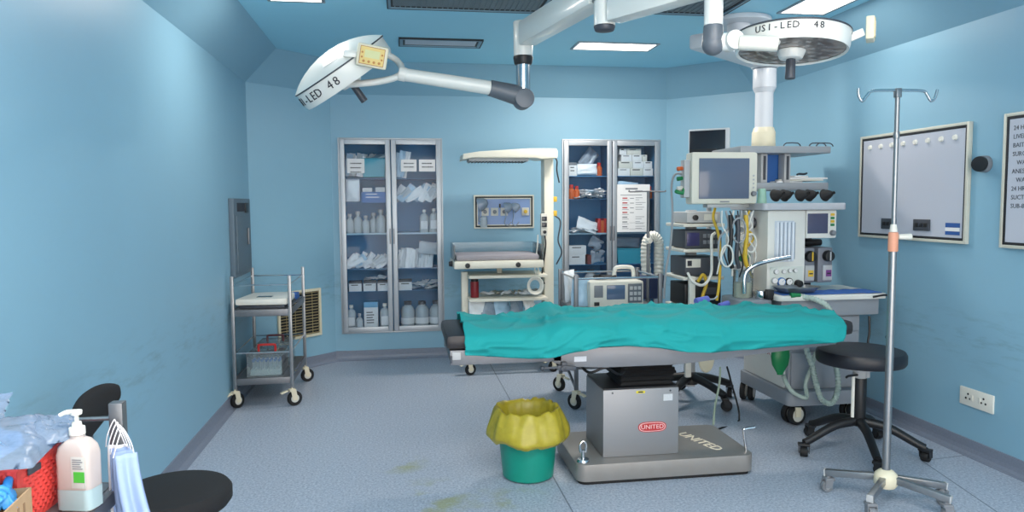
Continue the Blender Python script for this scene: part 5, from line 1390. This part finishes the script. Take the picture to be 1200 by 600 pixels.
tx.build('lettering', [GREY, RED_INK], sp_)
# work surface
MB().b2(*Q(2.22, 2.855, 3.98, 4.40, .666, .765), .006).build('worktop_apron', MG, am)
MB().prism(rr_poly(*Q(2.18, 2.885, 3.94, 4.42, 0, 0)[:4], .03), .032, Matrix.Translation((0, 0, .766)), .008).build('worktop', AW, am)
# upper cabinet, flow meters and gauges
ub = MB().b2(*Q(2.205, 2.455, 4.13, 4.52, .799, 1.299), .012).build('flow_meter_housing', AW, am)
fx = MB().mat(0).b2(*Q(2.25, 2.375, 4.1275, 4.1305, .985, 1.235), .001).mat(1)
for k in range(5):
    x = 2.262+.0255*k; fx.mat(1).b2(*Q(x, x+.014, 4.1225, 4.1272, .99, 1.23), .002)
    fx.mat(2).b2(*Q(x+.015, x+.019, 4.1235, 4.1272, 1.0, 1.225))
fx.build('flow_tubes', [mat('tube_back', (196, 204, 214), .4), mat('tube_glass', (226, 232, 240), .15), mat('tube_scale', (120, 136, 156), .5)], ub)
gp = MB().b2(*Q(2.225, 2.44, 4.1265, 4.1303, .81, .955), .001).build('gauge_panel', mat('gauge_panel_pale', (206, 212, 206), .4), ub)
for (x, z, r_, m_) in ((2.25, .87, .02, LGREY), (2.295, .862, .027, BLUE), (2.345, .862, .024, BLACK), (2.26, .925, .016, LGREY), (2.31, .925, .014, LGREY), (2.35, .93, .013, LGREY), (2.385, .93, .013, LGREY)):
    g = MB().mat(0).cyl(V(Q(x, x, 4.1262, 4, z, z)[0:1]+(4.1262-my_, z)), V((x-mx_, 4.112-my_, z)), r_, None, 20, .002)
    g.mat(1).cyl((x-mx_, 4.1118-my_, z), (x-mx_, 4.110-my_, z), r_*.78, None, 20).mat(0).bar((x-mx_, 4.109-my_, z), (x-mx_+r_*.4, 4.109-my_, z+r_*.4), .002, .001)
    g.build('pressure_gauge', [m_, PAPER], gp)
MB().cyl((2.405-mx_, 4.126-my_, .85), (2.405-mx_, 4.09-my_, .85), .024, .02, 20, .004).build('selector_knob', BLACK, ub)
# screen module on the right
sb = MB().b2(*Q(2.457, 2.66, 4.13, 4.50, 1.125, 1.299), .01).build('screen_module', AW, am)
MB().b2(*Q(2.465, 2.60, 4.1265, 4.1303, 1.155, 1.278), .002).build('screen', mat('purple_grey_screen', (74, 78, 104), .15), sb)
MB().cyl((2.63-mx_, 4.13-my_, 1.158), (2.63-mx_, 4.105-my_, 1.158), .018, .015, 20, .003).build('rotary_knob', GREY, sb)
kq = MB()
for k in range(4): kq.mat(k % 2).b2(*Q(2.618, 2.642, 4.1245, 4.1303, 1.20+.021*k, 1.215+.021*k), .001)
kq.build('soft_key', [GREEN, YEL], sb)
MB().b2(*Q(2.457, 2.66, 4.40, 4.50, .8, 1.124), .004).build('vaporizer_backbar', DGREY, am)
MB().cyl((2.46-mx_, 4.30-my_, 1.09), (2.66-mx_, 4.30-my_, 1.09), .022, None, 18, .004).build('manifold_bar', BLACK, am)
for k, x in enumerate((2.495, 2.615)):
    v = MB().b2(*Q(x-.05, x+.05, 4.17, 4.399, .845, 1.065), .012).build('vaporizer', mat('vaporizer_grey', (120, 124, 134), .4, .1), am)
    MB().cyl((x+.012-mx_, 4.17-my_, 1.012), (x+.012-mx_, 4.135-my_, 1.012), .036, .032, 26, .005).mat(1).b2(*Q(x+.008, x+.016, 4.131, 4.1355, .985, 1.04)).build('dial', [BLACK, (YEL, LGREY)[k]], v)
    MB().mat(0).b2(*Q(x-.02, x+.042, 4.16, 4.1705, .86, .955), .003).mat(1).b2(*Q(x-.0, x+.035, 4.1572, 4.1602, .885, .925)).mat(2).b2(*Q(x+.006, x+.03, 4.156, 4.1575, .9, .908)).build('filler_plate', [LGREY, (YEL, mat('purple_tag', (120, 60, 130), .5))[k], INK], v)
MB().prism(rr_poly(*Q(2.155, 2.705, 4.09, 4.56, 0, 0)[:4], .03), .042, Matrix.Translation((0, 0, 1.3)), .008).build('top_shelf', mat('top_shelf_grey', (186, 188, 194), .4), am)
# left-side absorber block with its canister and chrome arm
ab = MB(); ab.prism(rr_poly(*Q(1.97, 2.19, 3.99, 4.30, 0, 0)[:4], .06), .07, Matrix.Translation((0, 0, .70)), .012)
ab.b2(*Q(2.10, 2.215, 4.05, 4.29, .655, .699), .006)
abo = ab.build('absorber_block', MG, am)
MB().cyl((2.06-mx_, 4.15-my_, .7705), (2.06-mx_, 4.15-my_, .94), .06, None, 28, .006).build('absorber_canister', ACRYL, abo)
gr_ = MB().cyl((2.06-mx_, 4.15-my_, .772), (2.06-mx_, 4.15-my_, .86), .054, None, 24); gr_.build('soda_lime', mat('soda_lime', (214, 206, 178), .9, 0, .15, 200), abo)
MB().cyl((2.06-mx_, 4.15-my_, .9405), (2.06-mx_, 4.15-my_, .965), .066, None, 28, .005).build('canister_lid', LGREY, abo)
for x in (2.0, 2.04, 2.09): MB().cyl((x-mx_, 3.99-my_, .735), (x-mx_, 3.955-my_, .73), .016, .018, 14, .003).build('port', CHROME, abo)
c0 = aty(872, 344, 4.05); c1 = aty(873, 322, 4.05); c2 = aty(884, 311, 4.04); c3 = aty(905, 305, 4.03); c4 = aty(926, 301, 4.02)
MB().tube([V((p.x-mx_, p.y-my_, p.z)) for p in (c0, c1, c2, c3, c4)], .0135, 12, 6).build('bag_arm', CHROME, am)
MB().cyl((2.13-mx_, 4.06-my_, .7705), (2.13-mx_, 4.06-my_, .82), .032, .03, 18, .004).build('valve_dome', CHROME, abo)
MB().b2(*Q(2.145, 2.185, 4.0, 4.04, .7705, .83), .004).build('pressure_valve', BLACK, abo)
MB().cyl((2.204-mx_, 4.30-my_, 1.22), (2.175-mx_, 4.30-my_, 1.22), .034, .03, 20, .004).build('side_knob', DGREY, ub)
ps = MB(); ps.b2(*Q(2.145, 2.17, 4.24, 4.28, .77, 1.29), .004).build('accessory_post', LGREY, am)
for z in (1.02, 1.12, 1.2): MB().cyl((2.145-mx_, 4.25-my_, z), (2.08-mx_, 4.22-my_, z-.02), .016, .02, 14, .003).build('gas_connector', (LGREY, GREEN, WHITE)[int(z*10) % 3], am)
# five black face masks on the top shelf
FM = MB().lathe([(.052, 0), (.056, .012), (.048, .022), (.038, .05), (.02, .078), (.013, .082), (.013, .10), (.009, .10), (.009, .08), (.03, .05), (.045, 0)], n=20, ey=.8).mesh('black_mask', RUBBER)
for k in range(5):
    p = aty(907+14.5*k, 236, 4.2)
    mesh_obj('rubber_mask', FM, 'black rubber face mask on top of the anaesthesia machine, %s from the left' % ORD[k], 'mask', 'black masks on the machine top', (p.x, 4.2+.04*(k % 2), 1.3425), (-.25, .5*(-1)**k*0, .4*k), (.88, .88, .72))
for o in [o for o in bpy.data.objects if o.name.startswith('rubber_mask')]: o.rotation_euler = (PI/2-.25, 0, .5); o.location.z = 1.388
tag(MB().cyl((0, 0, 0), (0, 0, .09), .03, .022, 20, .004).build('green_cup', mat('pale_green_plastic', (150, 190, 170), .4), None, (2.20, 4.2, 1.3425)), 'small pale green cup at the left end of the machine top', 'cup')
# blue cloth, steel tray
bc = MB()
def bcf(u, v):
    x = 2.215+.64*u; y = 3.955+.17*v
    return (x, y+.01*noise.noise(V((u*5, v, 3))), .7995+.006*abs(noise.noise(V((u*7, v*5, 1))))+.001)
bc.grid(bcf, 40, 12); bo_ = bc.build('blue_cloth', BLUECL, None, None, 180); sm = bo_.modifiers.new('t', 'SOLIDIFY'); sm.thickness = .003; sm.offset = 1
tag(bo_, 'blue cloth spread along the front of the anaesthesia machine worktop', 'cloth')
ty = thing('steel_tray', 'shallow stainless steel tray on the anaesthesia machine worktop', 'tray', (2.34, 4.03, .8125), .05)
tb = MB(); loft(tb, [(rbox(.10, .055, .03), 0), (rbox(.125, .07, .035), .028), (rbox(.132, .076, .037), .029), (rbox(.132, .076, .037), .031), (rbox(.123, .068, .034), .0295), (rbox(.098, .053, .029), .003)]); tb.build('tray_body', STEEL, ty)
it = MB()
for k in range(4): it.tube([(-.06+.03*k, -.03, .012), (-.05+.03*k, .0, .016), (-.07+.035*k, .03, .012)], .005, 6)
it.build('instruments', CHROME, ty)
# hanging cord at the right end of the worktop
tag(MB().tube([(2.78, 3.93, .78), (2.86, 3.925, .79), (2.893, 3.93, .76), (2.898, 3.93, .66), (2.895, 3.93, .58), (2.885, 3.93, .545)], .006, 8).sph((2.884, 3.93, .535), .016, (1, .6, 1)).build('hanging_cord', BLACK), 'black cord with a round end hanging from the right end of the worktop', 'cord')
tag(MB().tube([(2.80, 3.99, .655), (2.80, 3.985, .56), (2.79, 3.98, .50), (2.795, 3.98, .45)], .007, 8).build('dark_tube', BLACK), 'short black tube hanging below the worktop of the machine', 'tube')

# breathing circuit: corrugated translucent hoses
def hose(name, label, pts, r=.013, m_=HOSE, amp=.0022, n=60, cat='hose', group='breathing hoses'):
    fr = lambda u: r+amp*math.sin(u*2*PI*n)
    return tag(MB().tube(pts, fr, 12, 26).build(name, m_, None, None, 80), label, cat, group)
def pY(lst): return [aty(x, y, Y) for x, y, Y in lst]
hose('breathing_hose', 'translucent corrugated hose looping down below the right end of the drape', pY([(938, 347, 3.96), (958, 352, 3.90), (972, 363, 3.88), (968, 385, 3.87), (946, 405, 3.88), (952, 430, 3.88), (956, 448, 3.88), (963, 468, 3.87), (975, 472, 3.86), (982, 455, 3.86), (980, 430, 3.86), (972, 408, 3.87), (975, 392, 3.88)]), .016, n=75)
hose('breathing_hose', 'translucent corrugated hose crossing behind the loop under the drape', pY([(985, 398, 3.91), (960, 408, 3.91), (951, 430, 3.91), (944, 450, 3.92), (945, 466, 3.91), (930, 460, 3.91), (922, 450, 3.90), (918, 440, 3.90)]), .012, n=60)
gb = MB().lathe([(0, 0), (.018, .0), (.02, .01), (.05, .06), (.058, .11), (.05, .16), (.02, .19), (0, .192)], n=22, ey=.55)
p = aty(914, 441, 3.90); o = gb.build('reservoir_bag', GREEN, None, (p.x, 3.90, p.z+.01)); tag(o, 'green reservoir bag hanging below the machine beside the hoses', 'bag')
tag(MB().cyl((0, 0, 0), (-.03, 0, .0), .014, .016, 12, .003).cyl((.0, 0, 0), (.03, 0, 0), .012, None, 12).build('green_connector', GREEN, None, aty(932, 346, 3.945)), 'small green hose connector on the front edge of the worktop', 'connector')

# ------------------------------------------------------------------ patient monitor on its arm
MON = mat('monitor_cream', (214, 212, 198), .4, 0, .03)
mo = thing('patient_monitor', 'large cream patient monitor with blank screen left of the pendant shelves', 'monitor', (1.957, 4.20, 1.34), -.03)
MB().b2(-.21, .21, 0, .11, .0, .315, .016).build('monitor_case', MON, mo)
MB().b2(-.165, .155, -.004, .001, .032, .278, .003).build('screen', mat('grey_blue_screen', (92, 104, 126), .12, 0, .06, 3), mo)
MB().cyl((.183, .0, .062), (.183, -.022, .062), .017, .014, 20, .003).build('rotary_knob', GREY, mo)
kq = MB()
for k in range(4): kq.cyl((.183, .0005, .10+.024*k), (.183, -.004, .10+.024*k), .006, None, 10)
kq.build('key', LGREY, mo)
MB().b2(-.03, .03, -.0015, .0005, .010, .018).build('maker_plate', GREY, mo)
MB().b2(-.25, -.211, .02, .09, .04, .27, .008).build('module_rack', LGREY, mo)
for k, c_ in enumerate((ORANGE, GREEN, WHITE)): MB().cyl((-.2505, .05, .22-.06*k), (-.285, .045, .215-.06*k), .012, .014, 12, .003).build('sensor_plug', c_, mo)
MB().bar((.05, .06, -.012), (.25, .12, -.012), .05, .022, .005).b2(-.10, .10, .02, .10, -.022, -.0005, .005).build('mounting_arm', LGREY, mo)
# dark screen behind
ds = thing('flat_screen', 'dark flat screen with pale edge behind the patient monitor', 'monitor', (2.155, 4.90, 1.60), -.62)
MB().b2(-.14, .145, 0, .035, -.05, .27, .006).build('screen_bezel', mat('bezel_silver', (196, 200, 204), .35, .2), ds)
MB().b2(-.132, .118, -.003, .0005, -.04, .258, .002).mat(1).b2(-.132, .06, -.0042, -.003, .05, .13).build('screen_panel', [SCREEN_D, BLACK], ds)
MB().cyl((0, .05, -.45), (0, .05, .1), .018, None, 14).build('screen_post', LGREY, ds)

# ------------------------------------------------------------------ monitor tower cart
tw = thing('monitor_tower', 'narrow equipment tower of stacked devices on a black star base left of the machine', 'equipment cart', (1.93, 4.60, 0))
tx0, tx1 = -.145, .135
MB().b2(-.03, .03, .02, .08, .10, 1.30, .006).build('tower_post', LGREY, tw)
for z in (1.215, 1.052, .872, .675):
    MB().b2(tx0, tx1, -.18, .14, z-.022, z, .006).build('shelf', OFFW, tw)
for k in range(5):
    a = 2*PI*k/5-1.15; c_, s__ = math.cos(a), math.sin(a)
    MB().tube([(.02*c_, .02*s__+.03, .17), (.14*c_, .14*s__+.03, .15), (.27*c_, .27*s__+.03, .11), (.30*c_, .30*s__+.03, .10)], lambda u: .03-.008*u, 10, 5).build('base_leg', BLACK, tw)
    caster(tw, .30*c_, .30*s__+.03, .09, .036, a+1, 'black', .035)
MB().cyl((0, .03, .12), (0, .03, .20), .05, .04, 20, .006).build('base_hub', BLACK, tw)
MB().b2(-.115, -.075, -.215, -.185, .62, .88, .006).build('side_holder', WHITE, tw)
MB().b2(-.13, -.09, -.20, -.17, .22, .43, .008).build('lower_cover', OFFW, tw)
MB().lathe([(0, -.012), (.05, -.01), (.055, 0), (.05, .01), (0, .012)], (.0, 0, 0), 24, Matrix.Translation((.01, -.2, .34)) @ FACE, 1, 1.7).build('oval_plate', CREAM, tw)
def device(name, label, cat, z, h, m_, w=.125, face=None):
    t = thing(name, label, cat, (1.925, 4.56, z+.0005)); MB().b2(-w, w, -.13, .13, .004, h, .008).build('housing', m_, t)
    f = MB(); 
    for sx in (-1, 1): f.b2(sx*w*.8-.012, sx*w*.8+.012, -.1, .1, 0, .0042)
    f.build('foot', BLACK, t)
    return t
d1 = device('syringe_pump', 'grey device with a round dial on the top shelf of the monitor tower', 'medical device', 1.215, .075, LGREY, .115)
MB().cyl((-.06, -.13, .038), (-.06, -.146, .038), .018, None, 18, .003).build('dial', BLACK, d1); MB().b2(.0, .09, -.133, -.129, .02, .06).build('display', OFFW, d1)
d2 = device('small_monitor', 'dark device with a purple screen on the second tower shelf', 'medical device', 1.052, .12, DGREY)
MB().b2(-.115, -.03, -.134, -.129, .02, .105, .002).build('screen', mat('violet_screen', (54, 52, 96), .15), d2)
k_ = MB()
for i in range(4):
    for j in range(2): k_.b2(-.005+.03*i, .018+.03*i, -.136, -.129, .03+.04*j, .055+.04*j, .003)
k_.build('key', GREY, d2)
d3 = device('electrosurgical_unit', 'dark box device on the third tower shelf', 'medical device', .872, .125, DGREY)
MB().mat(0).b2(-.118, -.02, -.134, -.129, .06, .115, .001).mat(1).b2(-.11, -.08, -.1352, -.134, .07, .105).build('label_plate', [OFFW, INK], d3)
d4 = device('black_power_unit', 'black box device on the lowest tower shelf beside yellow hoses', 'medical device', .675, .15, BLACK)
MB().b2(.0, .09, -.134, -.129, .08, .125, .002).build('display', DGREY, d4)
# hoses and cables
def cable(name, label, pts, r, m_, group='cables around the monitor tower', cat='cable'):
    return tag(MB().tube(pY(pts), r, 8, 6).build(name, m_, None, None, 80), label, cat, group)
YELC = mat('hose_yellow', (208, 172, 48), .45, 0, .06); WHC = mat('cable_white', (214, 214, 208), .5); GRC = mat('cable_grey', (150, 154, 158), .5)
cable('yellow_hose', 'yellow gas hose running down beside the tower shelves', [(838, 244, 4.3), (836, 256, 4.28), (842, 275, 4.26), (844, 300, 4.26), (843, 330, 4.22), (840, 352, 4.18)], .009, YELC, None)
cable('yellow_hose', 'yellow looped hose at the lowest tower shelf', [(818, 330, 4.38), (824, 322, 4.36), (828, 332, 4.36), (824, 345, 4.36), (823, 356, 4.36), (830, 366, 4.36)], .011, YELC, None)
cable('grey_cable', 'grey looped cable left of the patient monitor', [(806, 206, 4.25), (792, 204, 4.3), (787, 218, 4.32), (788, 250, 4.32), (786, 285, 4.32), (780, 320, 4.34), (778, 350, 4.36)], .007, GRC, None)
cable('green_sensor', 'green sensor lead left of the patient monitor', [(806, 216, 4.24), (802, 222, 4.24), (800, 226, 4.24), (794, 225, 4.24), (792, 224, 4.25)], .012, GREEN, None)
cable('white_cable', 'white cable curving out from the third tower shelf', [(838, 273, 4.3), (834, 278, 4.28), (834, 300, 4.26), (833, 322, 4.26), (824, 334, 4.26), (812, 330, 4.3), (806, 320, 4.36)], .009, WHC, None)
rr2 = random.Random(11)
for k in range(9):
    x0_ = 846+4.6*k; Yk = 4.10+.014*(k % 4)
    mid = [(x0_+rr2.uniform(-6, 8), 262+rr2.uniform(-4, 6), Yk-.02), (x0_+rr2.uniform(-9, 9), 281+rr2.uniform(-5, 6), Yk-.03), (x0_+rr2.uniform(-9, 6), 300+rr2.uniform(-6, 8), Yk-.02)]
    cable('patient_cable', 'tangled cable between the tower and the machine, %s from left' % ORD[k], [(x0_, 247, Yk)]+mid+[(x0_+rr2.uniform(-8, 4), 318+rr2.uniform(-6, 12), Yk)], .0045+.002*(k % 2), (WHC, GRC, DGREY, WHC, BLACK, GRC, WHC, YELC, WHC)[k], 'tangled cables between tower and machine')
for k, (x, y, w) in enumerate(((852, 300, 14), (866, 270, 16), (880, 285, 12))):
    lp = [(x+w*.5*math.cos(a)*(1 if True else 1), y+w*.9*math.sin(a), 4.055+.01*k) for a in [2*PI*j/10 for j in range(10)]]
    tag(MB().tube(pY(lp), .0055, 8, 5, True).build('looped_lead', (WHC, GRC, WHC)[k]), 'looped lead hanging in front of the machine side, %s from the left' % ORD[k], 'cable', 'looped leads at the machine side')
for k, (x, c_) in enumerate(((856, BLACK), (864, DGREY), (874, YELC))):
    hp = pY([(x, 252, 4.08), (x+1, 275, 4.07), (x-1, 300, 4.08), (x+2, 314, 4.09)])
    tag(MB().tube(hp, .013, 10, 5).build('gas_hose', c_), '%s hose hanging beside the absorber canister' % ('black', 'dark grey', 'short yellow')[k], 'hose')
ic = MB()
for (x, y, s_) in ((868, 262, .03), (878, 268, .026)): pass
cu = thing('blood_pressure_cuff', 'blue rolled cuff lying at the back edge of the drape by the absorber', 'cuff', aty(822, 354, 3.86), .3)
MB().cyl((-.04, 0, .005), (.045, 0, .012), .02, .022, 18, .004).build('cuff_roll', mat('violet_blue_cloth', (96, 108, 188), .8, 0, .08, 40), cu)
MB().tube([(.045, 0, .012), (.10, .01, .01), (.14, .03, .02)], .005, 8).build('cuff_tube', GRC, cu)
cb2 = thing('blood_pressure_cuff', 'small blue rolled cuff right of the larger one behind the drape', 'cuff', aty(848, 358, 3.87), .35)
MB().cyl((-.035, 0, 0), (.035, 0, .01), .015, .017, 16, .004).build('cuff_roll', mat('violet_blue_cloth', (96, 108, 188), .8, 0, .08, 40), cb2)
# tubes hanging behind the pedestal to the floor
tag(MB().tube(pY([(844, 430, 4.0), (843, 450, 4.0), (838, 475, 3.96), (836, 498, 3.9)]), .0065, 8, 6).build('drain_tube', mat('pale_green_tube', (150, 168, 150), .4)), 'thin pale green tube hanging down behind the table base plate', 'tube')
tag(MB().tube(pY([(852, 430, 4.1), (856, 445, 4.15)])+[V((2.05, 4.15, .006)), V((1.85, 4.0, .006)), V((1.78, 3.92, .006))], .006, 8, 6).build('floor_cable', BLACK), 'black cable running on the floor behind the table base', 'cable')
